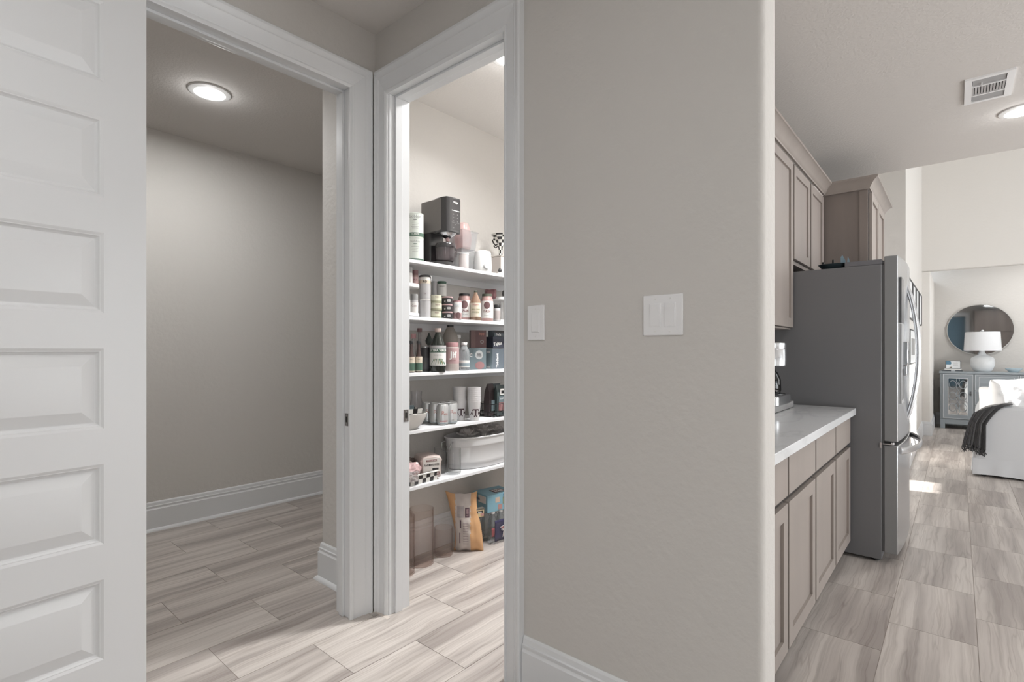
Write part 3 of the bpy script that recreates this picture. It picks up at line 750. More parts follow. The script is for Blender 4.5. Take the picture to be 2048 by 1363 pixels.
# sideboard
M_sb = mat('blue_grey_paint', sr(152, 160, 166), .45); M_sbl = mat('silver_leaf_edge', sr(212, 216, 219), .3, .4)
M_mirror = mat('mirror_glass', sr(205, 208, 210), .03, 1.0)
SX0, SX1, SYF, SYB, SH = -.213, 1.62, 10.76, 11.19, .905
sb = thing('sideboard', 'blue-grey sideboard with mirrored fretwork doors against the far wall', 'sideboard', (SX0, SYF, 0))
Wd = SX1-SX0; Dp = SYB-SYF
box('top', (-.012, -.015, SH-.03), (Wd+.012, Dp, SH), M_sb, sb, .004)
box('body', (0, .012, .15), (Wd, Dp-.002, SH-.031), M_sb, sb)
box('plinth_rail', (.06, .004, .075), (Wd-.06, .03, .149), M_sb, sb)
for x, y in ((0, 0), (Wd-.06, 0), (0, Dp-.062), (Wd-.06, Dp-.062)): box('leg', (x, y, 0), (x+.06, y+.06, .149), M_sb, sb, .003)
def rect_ring(b, x0, z0, x1, z1, w_, y0, y1):
    b.box(x0, y0, z0, x0+w_, y1, z1); b.box(x1-w_, y0, z0, x1, y1, z1); b.box(x0+w_, y0, z0, x1-w_, y1, z0+w_); b.box(x0+w_, y0, z1-w_, x1-w_, y1, z1)
def fret_door(x0, x1):
    b = MB(); rect_ring(b, x0, .165, x1, SH-.045, .062, -.002, .011); d = b.obj('door', M_sb, sb)
    b = MB(); rect_ring(b, x0, .165, x1, SH-.045, .006, -.005, -.002); rect_ring(b, x0+.058, .223, x1-.058, SH-.103, .007, -.005, -.002); b.obj('beading', M_sbl, d)
    box('mirror_panel', (x0+.062, .006, .227), (x1-.062, .010, SH-.107), M_mirror, d)
    b = MB(); xc = (x0+x1)/2; zz0, zz1 = .235, SH-.115; hh = (zz1-zz0)
    for zc in (zz1-.09, zz1-.27, zz1-.45):
        for dx in (-.062, .062):
            pts = [(xc+dx+.043*math.cos(2*PI*k/20), .003, zc+.062*math.sin(2*PI*k/20)) for k in range(20)]
            b.tube(pts, .005, 6, closed=True)
    for s_ in (-1, 1): b.tube([(xc+s_*.0+s_*.02*math.sin(k*.9), .003, zz0+hh*k/20) for k in range(21)], .005, 6)
    b.obj('fretwork', M_sb, d)
    MB().lathe([(0, 0), (.010, 0), (.012, .012), (0, .016)], 12, M=Matrix.Translation((x1-.031, -.002, .56)) @ Matrix.Rotation(R(90), 4, 'X')).box(x1-.041, -.004, .53, x1-.021, -.001, .60).obj('door_pull', mat('pewter', sr(110, 112, 114), .3, .9), d)
fret_door(.035, .395); fret_door(Wd-.395, Wd-.035)
for z0, z1 in ((.62, SH-.045), (.395, .61), (.165, .385)):
    for x0, x1 in ((.415, .90), (.915, Wd-.415)):
        d = box('drawer', (x0, -.002, z0), (x1, .011, z1), M_sb, sb)
        b = MB(); rect_ring(b, x0, z0, x1, z1, .006, -.005, -.002); rect_ring(b, x0+.045, z0+.03, x1-.045, z1-.03, .006, -.005, -.002); b.obj('beading', M_sbl, d)
        box('drawer_pull', ((x0+x1)/2-.03, -.02, (z0+z1)/2-.008), ((x0+x1)/2+.03, -.002, (z0+z1)/2+.008), MATS['pewter'], d, .003)
# things on the sideboard
M_plaster = mat('chalky_white_ceramic', sr(226, 229, 231), .7, bump=(60, .35, 3))
lp = thing('table_lamp', 'white ceramic table lamp with a wide white drum shade on the sideboard', 'lamp', (.295, 10.97, SH))
MB().lathe([(0, 0), (.085, 0), (.112, .02), (.140, .09), (.145, .145), (.140, .20), (.130, .218), (.085, .246), (.050, .262), (.036, .29), (.026, .31), (.024, .345), (0, .345)], 40).obj('base', M_plaster, lp)
MB().lathe([(0, .3455), (.006, .3455), (.006, .60), (0, .60)], 8).obj('stem', M_chrome, lp)
M_shade = mat('linen_shade', sr(228, 230, 233), .9, bump=(200, .1, 1))
MB().shell([(.222, .330), (.206, .620), (.203, .620), (.219, .330), (.222, .330)], 44).obj('shade', M_shade, lp)
MB().lathe([(0, .605), (.008, .606), (.010, .625), (.020, .632), (.020, .642), (.012, .652), (0, .654)], 16).obj('finial', M_plaster, lp)
mw = MB(); 
for k in range(3): mw.tube([(0, 0, .602), (.204*math.cos(k*2.1), .204*math.sin(k*2.1), .604)], .003, 5)
mw.obj('shade_spider', M_chrome, lp)
bk = thing('book', 'pale book lying on a dark one under the small framed print', 'book', (-.07, 10.93, SH+.0195))
box('cover', (-.095, -.10, 0), (.115, .08, .022), mat('pale_book', sr(205, 210, 214), .6), bk, .002); box('page_block', (-.090, -.102, .003), (.110, -.099, .019), mat('book_pages', sr(225, 224, 220), .8), bk)
b2 = thing('book', 'dark grey book lowest under the framed print on the sideboard', 'book', (-.08, 10.93, SH))
box('cover', (-.12, -.115, 0), (.14, .09, .019), mat('dark_book', sr(88, 92, 96), .6), b2, .002); box('page_block', (.0, -.118, .003), (.05, -.1149, .016), MATS['pale_book'], b2)
pf = thing('picture_frame', 'small black-framed blue and white print standing on the books', 'picture frame', (-.055, 10.92, SH+.042), 0)
Mt = Matrix.Rotation(R(-12), 4, 'X')
b = MB(); 
for q in ((-.095, -.006, 0, -.088, .006, .125), (.088, -.006, 0, .095, .006, .125), (-.088, -.006, 0, .088, .006, .006), (-.088, -.006, .119, .088, .006, .125)): b.box(*q, M=Mt)
b.obj('frame', M_black, pf)
MB().box(-.088, -.003, .006, .088, .003, .119, M=Mt).obj('print', mat('print_paper', sr(228, 230, 231), .7), pf)
MB().prism([(-.088, .065), (-.03, .065), (-.02, .09), (-.035, .119), (-.088, .119)], 0, .0006, M=Mt @ Matrix.Translation((0, -.0032, 0)) @ MX).obj('blue_patch', mat('print_blue', sr(92, 130, 152), .7), pf)
MB().prism([(-.05, .006), (-.012, .006), (-.02, .028), (-.04, .024)], 0, .0006, M=Mt @ Matrix.Translation((0, -.0034, 0)) @ MX).obj('brown_patch', mat('print_brown', sr(120, 110, 100), .7), pf)
for i in range(4): box('text_line', (.0, -.0042, .045+.016*i), (.06-.01*(i % 2), -.0036, .048+.016*i), T['grey'], pf)
bw = MB().shell([(0, 0), (.05, 0), (.06, .006), (.105, .05), (.108, .062), (.102, .062), (.098, .052), (.055, .012), (0, .010)], 36, sx=1.15).obj('bowl', mat('pale_blue_glaze', sr(188, 204, 212), .25), None)
bw.location = (.645, 10.93, SH); bw.scale = (.80, .85, 1.0); tag(bw, 'shallow pale blue bowl on the sideboard right of the lamp', 'bowl')
# oval-looking round mirror
mr = thing('round_mirror', 'large round wall mirror with a thin silver frame above the sideboard', 'mirror', (.268, 11.296, 1.572))
MR = .405
Mm = Matrix.Rotation(R(90), 4, 'X')
MB().lathe([(0, .004), (MR-.004, .004), (MR-.004, .010), (0, .010)], 72, M=Mm).obj('mirror_glass', M_mirror, mr)
MB().shell([(MR-.008, 0), (MR+.004, 0), (MR+.004, .022), (MR-.005, .022), (MR-.005, .009), (MR-.008, 0)], 72).obj('frame', mat('silver_frame', sr(190, 188, 184), .3, .8), mr, rot=(R(90), 0, 0))

# framed wall pieces on the living wall beside the refrigerator
def wall_frame(label, y0, y1, z0, z1, art=None):
    t = thing('picture_frame', label, 'picture frame', (-.3995, (y0+y1)/2, (z0+z1)/2), 0, 'frames on the living room wall')
    h_, w_ = (z1-z0)/2, (y1-y0)/2; b = MB(); f = .009; d = .020
    b.box(0, -w_, -h_, d, -w_+f, h_); b.box(0, w_-f, -h_, d, w_, h_); b.box(0, -w_+f, -h_, d, w_-f, -h_+f); b.box(0, -w_+f, h_-f, d, w_-f, h_)
    b.obj('frame', mat('thin_dark_frame', sr(84, 84, 85), .5), t)
    box('print', (0.004, -w_+f, -h_+f), (.010, w_-f, h_-f), MATS['print_paper'], t)
    if art: box('image', (.010, -w_*.5, -h_*.5), (.0105, w_*.5, h_*.5), mat('print_grey', sr(160, 164, 166), .7), t)
ys = [6.78, 7.40, 8.02, 8.66, 9.30]; posn = ['nearest the refrigerator', 'second from the refrigerator', 'third from the refrigerator', 'furthest from the refrigerator, by the arch']
for i in range(4): wall_frame('tall black-framed white print high on the bright wall, '+posn[i], ys[i]+.02, ys[i+1]-.04, 1.58, 2.0)
wall_frame('wide black-framed print below the row of tall frames, seen through the refrigerator handle', 6.95, 8.15, 1.09, 1.47, True)

# what the mirror sees behind the camera: blue-painted plank door and panelled cabinet on the rear wall
door3 = bpy.data.objects.new('door_3', None); COL.objects.link(door3); door3.location = (-.75, -1.75, 0); struct(door3)
M_teal = mat('blue_door_paint', sr(92, 116, 130), .5)
dlf = box('door_leaf', (0, .005, .01), (.95, .045, 2.42), M_teal, door3)
for i in range(11): box('plank', (.0, .045, .02+.217*i), (.95, .052, .228+.217*i), M_teal, dlf, .004)
box('casing', (-.12, 0, 0), (0, .03, 2.45), M_trim, door3); box('casing', (.95, 0, 0), (1.07, .03, 2.45), M_trim, door3); box('casing', (-.12, 0, 2.45), (1.07, .03, 2.56), M_trim, door3)
pc = thing('panelled_cabinet', 'tall taupe panelled cabinet standing behind the camera, seen in the round mirror', 'cabinet', (.42, -1.745, 0))
box('body', (0, 0, 0), (1.35, .5, 2.60), M_cab_shade, pc)
for i in range(3):
    for z0, z1 in ((.1, .95), (.98, 1.85), (1.88, 2.56)):
        x0 = .02+.44*i; d = box('door', (x0, .5, z0), (x0+.43, .512, z1), M_cab_shade, pc)
        b = MB(); rect_ring(b, x0, z0, x0+.43, z1, .06, .512, .532); b.obj('door_rail', M_cab_shade, d)

# ================================================================== pantry: shelves
ZS = {1: .512, 2: .812, 3: 1.119, 4: 1.420, 5: 1.724}
names = {1: 'lowest white pantry shelf, above the floor vases', 2: 'second white pantry shelf from the bottom, with paper cups', 3: 'middle white pantry shelf, with the bottles', 4: 'fourth white pantry shelf from the bottom, with cans and sauce jars', 5: 'top white pantry shelf, with the kitchen machine'}
for k, z in ZS.items():
    t = thing('pantry_shelf', names[k], 'shelf', (-2.50, 1.60, z), 0, 'white pantry shelves')
    b = MB(); b.prism([(.001, 0), (.30, 0), (.30, 1.40), (1.248, 1.40), (1.248, 1.698), (.001, 1.698)], -.0185, 0)
    b.obj('board', M_shelf, t, .0015)
    box('cleat', (.001, .0, -.06), (.018, 1.698, -.0187), M_shelf, t)
    box('cleat', (.0185, 1.68, -.06), (1.248, 1.698, -.0187), M_shelf, t)

def face_cam(x, y, extra=0): return math.atan2(-y, -x)+PI/2+extra
def spot(u, x): y, m_ = onx(u, x); return y, m_
M_plastic = thin('clear_plastic', sr(240, 241, 242), sr(196, 197, 199), milk=.10)
M_tin = mat('tin_rim', sr(170, 170, 170), .3, 1.0)
def pm_(name, c, rough=.45, **k):
    if name in MATS: return MATS[name]
    f = .90 if name.split('_')[0] in ('cheddar', 'carton', 'wrap') else .60
    L_ = .3*c[0]+.59*c[1]+.11*c[2]; c = tuple(L_+(q-L_)*f for q in c)
    if k.get('trans'): return thin(name, sr(*[min(255, q*1.12) for q in c]), sr(*[q*.75 for q in c]), milk=max(.12, .75-k['trans']))
    return mat(name, sr(*c), rough, **k)
PW = pm_('label_white', (222, 220, 216)); PCR = pm_('label_cream', (214, 196, 168)); PGR = pm_('label_green', (62, 108, 84)); PPK = pm_('label_pink', (196, 148, 148))
PBK = pm_('label_black', (42, 41, 43)); PYG = pm_('label_pale_green', (205, 203, 170)); PTL = pm_('label_teal', (96, 118, 126)); PLT = pm_('label_light_teal', (132, 156, 166)); PNV = pm_('label_navy', (52, 58, 78)); PMR = pm_('label_maroon', (112, 70, 72)); PGY = pm_('label_grey', (176, 174, 176))
C_sauce = pm_('pink_red_sauce', (172, 122, 116), .3); C_amber = pm_('amber_vinegar', (186, 142, 112), .2, trans=.35); C_dark = pm_('dark_glass_oil', (34, 40, 32), .08); C_brown = pm_('soy_brown', (74, 52, 48), .15)
C_spice = pm_('spice_brown', (150, 112, 104), .5); LMR = pm_('lid_maroon', (128, 78, 82), .4); LBK = pm_('lid_black', (40, 40, 42), .35); LWH = pm_('lid_white', (228, 228, 228), .35); LGY = pm_('lid_grey', (150, 150, 150), .35); LPK = pm_('lid_pink', (176, 112, 116), .4); LTN = pm_('lid_tan', (200, 172, 158), .4); LGN = pm_('lid_dark_green', (74, 84, 66), .4)

def container(name, label, cat, group, u0, u1, vt, x, z0, body, shape='jar', lid=None, lab=None, texts=(), extra=0, dots=(), pos=None):
    """round vessel: u0,u1 its left and right edges, vt its top in the survey; x its depth on the shelf"""
    if pos: X, Y, r, h = pos
    else:
        Y, mp = spot((u0+u1)/2, x); X = x; r = (u1-u0)/2*mp*.985; h = zat(vt, mp)-z0
    t = thing(name, label, cat, (X, Y, z0+.0005), face_cam(X, Y, extra), group)
    lh = lid[1]*h if lid else 0
    bh = h-lh
    if shape == 'can': pr = [(0, 0), (.96*r, 0), (r, .012*h), (r, .03*h), (.975*r, .04*h), (.975*r, .96*h), (r, .97*h), (r, .99*h), (.95*r, h), (.92*r, .975*h), (0, .975*h)]
    elif shape == 'soda': pr = [(0, .01*h), (.72*r, 0), (.80*r, .01*h), (r, .07*h), (r, .88*h), (.84*r, .975*h), (.86*r, h), (.80*r, h), (.78*r, .97*h), (0, .97*h)]
    elif shape == 'jar': pr = [(0, 0), (.93*r, 0), (r, .03*bh), (r, .80*bh), (.93*r, .90*bh), (.80*r, .96*bh), (.78*r, bh), (0, bh)]
    elif shape == 'drum': pr = [(0, 0), (.97*r, 0), (r, .02*bh), (r, .98*bh), (.97*r, bh), (0, bh)]
    elif shape == 'bottle': pr = [(0, 0), (.9*r, 0), (r, .03*bh), (r, .55*bh), (.86*r, .66*bh), (.55*r, .78*bh), (.36*r, .88*bh), (.32*r, bh), (0, bh)]
    elif shape == 'cone': pr = [(0, 0), (.93*r, 0), (r, .03*bh), (r, .64*bh), (.90*r, .70*bh), (.60*r, .84*bh), (.34*r, .95*bh), (.32*r, bh), (0, bh)]
    elif shape == 'slim': pr = [(0, 0), (.9*r, 0), (r, .03*bh), (r, .50*bh), (.8*r, .58*bh), (.48*r, .72*bh), (.42*r, bh), (0, bh)]
    elif shape == 'bulb': pr = [(0, 0), (.85*r, 0), (r, .05*bh), (.93*r, .40*bh), (r, .62*bh), (.92*r, .78*bh), (.60*r, .93*bh), (.42*r, bh), (0, bh)]
    MB().lathe(pr, 28).obj('body', body, t)
    if lid:
        lm, lf, lr = lid; lr *= r
        MB().lathe([(0, bh), (lr*.97, bh+.0002), (lr, bh+.06*lh), (lr, h-.08*lh), (lr*.96, h), (0, h)], 26).obj('lid', lm, t)
    rl = r*1.006+.0003
    if lab:
        for n_, (a, c, m_) in enumerate(lab):
            MB().lathe([(r*.9, a*h), (rl+.0002*n_, a*h), (rl+.0002*n_, c*h), (r*.9, c*h)], 28).obj('label', m_, t)
    for q in texts:
        s, size, zf, m_ = q[:4]; kw = q[4] if len(q) > 4 else {}
        text(s, size*r, m_, t, z=zf*h, bend=rl+.0007, **kw)
    for (a, zf, rd, m_) in dots:      # round printed seals
        bm_ = MB(); n = 18; vs = []
        for k in range(n): vs.append((a+rd*r*math.cos(2*PI*k/n), 0, zf*h+rd*r*math.sin(2*PI*k/n)*1.15))
        bm_.add(vs, [tuple(range(n))]); so = bm_.obj('seal', m_, t, smooth=False); slice_x(so.data, r*.12)
        for v in so.data.vertices: an = v.co.x/rl; v.co = ((rl+.0007)*math.sin(an), -(rl+.0007)*math.cos(an), v.co.z)
    return t, (X, Y, r, h)

# --- top shelf ------------------------------------------------------
z = ZS[5]
def lines(r, z0, n, m_, w_=.8, dz=.006, parent=None, x=0):
    for i in range(n):
        bm_ = MB(); L = r*w_*(1-.25*(i % 2)); k = 6
        vs = []
        for j in range(k+1): a = (x-L/2+L*j/k)/r; vs += [(r*math.sin(a), -r*math.cos(a), z0-dz*i), (r*math.sin(a), -r*math.cos(a), z0-dz*i+.0016)]
        bm_.add(vs, [(2*j, 2*j+2, 2*j+3, 2*j+1) for j in range(k)]); bm_.obj('printed_line', T['grey'], parent, smooth=False)
PMINT = pm_('label_mint_white', (214, 224, 214))
t, (X, Y, r, h) = container('formula_tin', 'white and green tin, lower of two stacked at the left of the top shelf', 'tin', 'stacked formula tins', 813.5, 847.5, 478.2, -2.26, z, PMINT, 'can', None, [(.03, .10, PGR)], [('bobbie', .42, .84, T['grey'])])
lines(r*1.008+.001, h*.60, 4, None, .9, .009, t); MB().box(-r*.74, -r*.72, .0, -r*.70, -r*.66, h*.96).obj('stripe', PGR, t); MB().prism([(r*math.sin(a)*1.012, -r*math.cos(a)*1.012) for a in (-.2, 0, .2)]+[(0, -r*.8)], h*.72, h*.745).obj('badge', PGR, t)
t, (X, Y, r, h2) = container('formula_tin', 'white and green tin on top of its twin beside the dark kitchen machine', 'tin', 'stacked formula tins', 0, 0, 0, 0, z+h+.001, PMINT, 'can', None, [(.06, .20, PGR)], [('bobbie', .5, .84, T['grey']), ('O-FREE', .30, .13, T['white'])], pos=(X-.004, Y+.002, r*1.02, .136))
lines(r*1.03+.001, h2*.56, 4, None, .9, .009, t); MB().prism([(r*math.sin(a)*1.035, -r*math.cos(a)*1.035) for a in (-.2, 0, .2)]+[(0, -r*.8)], h2*.70, h2*.725).obj('badge', PBK, t)

# frozen-dessert machine
M_gm = mat('gunmetal', sr(112, 109, 107), .35, .5); M_gm2 = mat('charcoal_gloss', sr(52, 51, 52), .25)
Y, mp = spot(878, -2.335)
mc = thing('kitchen_machine', 'tall dark grey frozen-dessert machine with a control panel and clear jug on the top shelf', 'appliance', (-2.335, Y, z), R(90))
MB().lathe([(0, 0), (.098, 0), (.100, .004), (.097, .030), (.090, .034), (0, .034)], 40, (0, 0, 0), sx=.80).obj('base', M_gm2, mc)
box('column', (-.055, .015, .03), (.055, .098, .235), M_gm2, mc, .01, 3)
b = MB(); b.prism(rr_poly(.060, .105, .022), .205, .392); b.obj('head', M_gm, mc, .004)
b = MB(); b.prism([(-.058, -.030), (-.060, -.095), (-.050, -.122), (-.03, -.132), (.045, -.132), (.060, -.118), (.060, -.030)], .195, .396); b.obj('control_housing', M_gm2, mc, .003)
box('control_panel', (-.026, -.1335, .212), (.046, -.132, .388), mat('panel_gloss', sr(58, 56, 57), .15), mc)
text('Ninja', .017, T['white'], mc, x=.010, y=-.1336, z=.368, bold=.02)
box('display_bar', (-.020, -.1345, .318), (.038, -.1335, .322), T['white'], mc)
for i in range(2):
    for j in range(3): text('o', .012, T['grey'], mc, x=-.006+.030*i, y=-.1336, z=.300-.020*j, name='button_icon')
box('divider', (-.020, -.1342, .250), (.038, -.1335, .2507), T['grey'], mc); text('+', .014, T['grey'], mc, x=.010, y=-.1336, z=.240, name='button_icon'); text('o', .013, T['grey'], mc, x=-.006, y=-.1336, z=.222, name='button_icon')
MB().lathe([(0, .165), (.012, .165), (.040, .180), (.050, .195), (0, .195)], 28, (0, -.075, 0)).obj('nozzle_collar', M_chrome, mc)
MB().lathe([(0, .150), (.010, .150), (.012, .166), (0, .166)], 16, (0, -.075, 0)).obj('nozzle', PPK, mc)
M_smoke = thin('smoky_plastic', sr(212, 206, 208), sr(150, 146, 148), milk=.08)
MB().shell([(0, .036), (.050, .036), (.054, .042), (.056, .125), (.054, .125), (.051, .044), (0, .040)], 32, (0, -.052, 0)).obj('jug', M_smoke, mc)
MB().lathe([(0, .112), (.057, .112), (.058, .128), (.052, .140), (0, .143)], 32, (0, -.052, 0)).obj('jug_lid', M_gm2, mc)
MB().box(-.012, -.128, .112, .012, -.100, .132).tube([(0, -.105, .118), (0, -.140, .115), (0, -.146, .09), (0, -.142, .055), (0, -.106, .048)], .006, 8, sq=(.010, .004)).obj('jug_handle', M_smoke, mc)
box('release_latch', (-.058, -.056, .018), (-.050, -.044, .026), M_chrome, mc)
# grey dome behind the tins
Y, mp = spot(824, -2.44)
gd = MB().lathe([(0, 0), (.052, 0), (.055, .01), (.055, .235), (.050, .262), (.036, .282), (.0, .292)], 30).obj('lidded_canister', pm_('warm_grey_plastic', (168, 164, 160)), None)
gd.location = (-2.435, Y, z); tag(gd, 'warm grey rounded canister half hidden behind the stacked tins on the top shelf', 'canister')
# clear bins with the pink jug
def clear_bin(label, u, x, z0, w_, d_, h_, tilt=0, rz=0):
    Y, mp = spot(u, x); b = MB()
    def ring(s, zz, t_=0): return [(-w_/2*s+t_, -d_/2*s+t_, zz), (w_/2*s-t_, -d_/2*s+t_, zz), (w_/2*s-t_, d_/2*s-t_, zz), (-w_/2*s+t_, d_/2*s-t_, zz)]
    rs = [ring(.84, 0), ring(1, h_), ring(1.05, h_), ring(1.05, h_-.006), ring(1.0, h_-.006), ring(1, h_, .003), ring(.84, .003, .003)]
    rs = [ring(.84, 0), ring(1, h_-.006), ring(1.06, h_-.006), ring(1.06, h_), ring(1, h_, .003), ring(.84, .003, .003)]
    vs = [p for q in rs for p in q]; fs = [(3, 2, 1, 0)]
    for k in range(len(rs)-1):
        for i in range(4): j = (i+1) % 4; fs.append((4*k+i, 4*k+j, 4*k+4+j, 4*k+4+i))
    L = 4*(len(rs)-1); fs.append((L, L+1, L+2, L+3)); b.add(vs, fs)
    o = b.obj('clear_bin', M_plastic, None, .002); o.location = (x, Y, z0); o.rotation_euler = (0, tilt, rz); tag(o, label, 'container', 'clear plastic bins'); return o, Y, mp
clear_bin('lower clear plastic bin behind the machine jug on the top shelf', 925, -2.405, z+.001, .135, .120, .150, 0, R(90))
ob, Y, mp = clear_bin('upper clear plastic bin with the pink jug in it on the top shelf', 926, -2.400, z+.152, .140, .128, .118, 0, R(92))
M_pinkj = thin('translucent_pink', sr(244, 220, 218), sr(205, 175, 174), milk=.42)
b = MB().lathe([(0, 0), (.036, 0), (.050, .014), (.055, .06), (.052, .10), (.044, .140), (.034, .166), (.024, .172), (0, .174)], 30, sx=1.0)
o = b.obj('pink_jug', M_pinkj, None); o.location = (-2.400, Y, z+.1555); o.rotation_euler = (0, 0, R(90)); tag(o, 'pink plastic jug sitting in the upper clear bin on the top shelf', 'jug')
container('storage_cup', 'small milky pinkish cup in front of the clear bins on the top shelf', 'cup', None, 917.5, 937.5, 507, -2.27, z, pm_('milky_plastic', (216, 208, 206), .2, trans=.3), 'drum', (LWH, .06, 1.04))
# bottle warmer
Y, mp = spot(965.5, -2.285)
bwm = thing('bottle_warmer', 'white rounded bottle warmer with a front dial at the right of the top shelf', 'appliance', (-2.285, Y, z), face_cam(-2.285, Y))
MB().lathe([(0, 0), (.050, 0), (.056, .010), (.058, .045), (.056, .090), (.050, .132), (.046, .139), (.040, .141), (.036, .135), (.034, .10), (0, .10)], 44).obj('body', pm_('warmer_white', (224, 224, 222), .35), bwm)
DM = Matrix.Translation((.022, -.0545, .036)) @ Matrix.Rotation(R(-68), 4, 'Z') @ Matrix.Rotation(R(90), 4, 'Y') @ Matrix.Identity(4)
DM = Matrix.Translation((.022, -.0505, .038)) @ Matrix.Rotation(R(22), 4, 'Z') @ Matrix.Rotation(R(90), 4, 'X')
MB().lathe([(0, 0), (.0195, 0), (.0195, .006), (.0185, .008), (0, .008)], 30, M=DM).obj('dial_ring', pm_('warmer_grey', (186, 186, 186), .4), bwm)
MB().lathe([(0, .0081), (.0155, .0081), (.0145, .014), (0, .0145)], 30, M=DM).obj('dial', pm_('warmer_white', (0, 0, 0)), bwm)
lines(.0545, .098, 2, None, .35, .008, bwm, x=.018)
# beige box and checkered vessel
Y, mp = spot(995.5, -2.36)
bxb = thing('beige_box', 'plain beige box at the right end of the top shelf under the checkered vessel', 'box', (-2.36, Y+.02, z), R(90))
box('carton', (-.055, -.06, 0), (.075, .06, .140), pm_('beige_card', (190, 178, 168), .6), bxb, .002); box('lid', (-.057, -.062, .1405), (.077, .062, .150), pm_('beige_card', (0, 0, 0)), bxb, .002)
def checker_lathe(prof, seg, name, parent, loc=None, M=None):
    b = MB(); b.lathe(prof, seg); n = len(prof)
    for idx in range(len(b.f)):
        if idx < seg*(n-1): i, k = divmod(idx, n-1); b.m[idx] = (i//3+k) % 2
    return b.obj(name, [pm_('check_white', (224, 222, 214), .25), pm_('check_black', (46, 42, 42), .25)], parent, loc=loc)
cv = thing('checkered_vessel', 'black and white checkered flared vessel with curled handle on the beige box', 'vase', (-2.36, Y+.030, z+.151), R(10))
checker_lathe([(.014, 0), (.013, .02), (.014, .045), (.018, .07), (.026, .092), (.036, .112), (.046, .128), (.058, .140), (.064, .150)], 24, 'vessel_body', cv)
MB().tube([(-.024, -.006, .085), (-.036, -.010, .080), (-.050, -.014, .098), (-.056, -.016, .115), (-.048, -.014, .124), (-.038, -.012, .116)], .005, 8).tube([(-.020, -.006, .074), (-.034, -.010, .062), (-.048, -.016, .078)], .004, 8).obj('curled_handle', pm_('check_black', (0, 0, 0)), cv)
sm = thing('checkered_trinket', 'little black and white trinket at the right end of the top shelf edge', 'ornament', (-2.235, spot(1000, -2.235)[0], z))
MB().lathe([(0, 0), (.018, 0), (.020, .008), (.012, .014), (0, .016)], 16).obj('trinket_base', PW, sm); MB().lathe([(0, .0165), (.008, .0165), (.014, .030), (.006, .042), (0, .044)], 12).obj('trinket_top', PBK, sm)

# --- fourth shelf ---------------------------------------------------
z = ZS[4]
def turntable(label, u, x, r, up=.182):
    Y, mp = spot(u, x); t = thing('turntable', label, 'turntable', (x, Y, z), 0, 'two-tier turntables')
    MB().lathe([(0, 0), (r*.8, 0), (r, .006), (r, .022), (r*.985, .022), (r*.98, .009), (0, .009)], 44).obj('lower_tray', LWH, t)
    MB().lathe([(0, .0095), (.012, .0095), (.012, up-.001), (0, up-.001)], 16).obj('post', LWH, t)
    MB().lathe([(0, up), (r*.96, up), (r, up+.004), (r, up+.022), (r*.985, up+.022), (r*.98, up+.005), (0, up+.005)], 44).obj('upper_tray', LWH, t)
    return (x, Y, r, up)
ta = turntable('white two-tier turntable at the left end of the fourth shelf by the jamb', 797, -2.325, .112, .158)
tb_ = turntable('white two-tier turntable at the right of the fourth shelf, behind the sauce jars', 1003, -2.355, .118, .150)
def rel(tt, u, dx, z_): # spot on a tray by pixel column at depth offset
    x = tt[0]+dx; Y, mp = spot(u, x); return x, Y
for (lbl, u, dx, r, h, lm, up_, body, tx) in (
    ('maroon-lidded spice jar on the upper tray of the left turntable', 830.5, .045, .0175, .098, LMR, True, C_spice, 'ALL'),
    ('pale spice jar at the jamb on the upper tray of the left turntable', 818.5, .06, .018, .105, LGY, True, PW, None),
    ('grey-capped spice jar with red-printed label, lower tray of the left turntable', 828.5, .05, .0215, .118, LGY, False, PGY, 'Gem'),
    ('white spice jar at the jamb on the lower tray of the left turntable', 813.5, .06, .019, .115, LGY, False, PW, None)):
    x, Y = rel(ta, u, dx, 0)
    t, _ = container('spice_jar', lbl, 'jar', 'spice jars on the left turntable', 0, 0, 0, 0, z+(ta[3]+.0055 if up_ else .0095), body, 'drum', (lm, .28, .97), [(.08, .62, PW if tx == 'Gem' else (PPK if tx else PW))], ([(tx, .7, .45, T['maroon'])] if tx else []), pos=(x, Y, r, h))
# label lower
G4 = 'jars and cans on the fourth shelf'
_, A = container('food_tin', 'pale grey tin under the tall clip-top jar on the fourth shelf', 'can', G4, 838, 861.5, 600.6, -2.255, z, PGY, 'can', None, None, [('. .', .5, .3, T['maroon'])])
t, A2 = container('clip_jar', 'tall clip-top jar with a cream label standing on the grey tin, fourth shelf', 'jar', G4, 0, 0, 0, 0, z+A[3]+.001, PW, 'drum', None, [(.05, .72, PGY), (.72, .86, PCR)], [('RO', .55, .79, T['black'], dict(bold=.02)), ('~', .9, .3, T['maroon'])], pos=(A[0]-.006, A[1]+.006, A[2]*.94, .128))
MB().lathe([(0, .1285), (A2[2]*1.05, .1285), (A2[2]*1.08, .136), (A2[2]*.9, .140), (0, .1405)], 28).obj('lid', LBK, t)
MB().tube([(A2[2]*1.02, -.01, .10), (A2[2]*1.18, -.012, .118), (A2[2]*1.02, -.01, .137)], .0025, 6).obj('clip', M_chrome, t)
_, B_ = container('food_tin', 'grey tin standing behind the clip-top jar, fourth shelf', 'can', G4, 863, 874, 562.5, -2.40, z, PGY, 'can', None, None, [])
container('food_tin', 'green tin with a white oval standing at the back of the fourth shelf', 'can', G4, 874.5, 893, 562.8, -2.38, z, PGR, 'can', None, [(.62, .93, PW)], [('OLIVES', .38, .86, T['black']), ('o', 1.0, .55, T['white'])], )
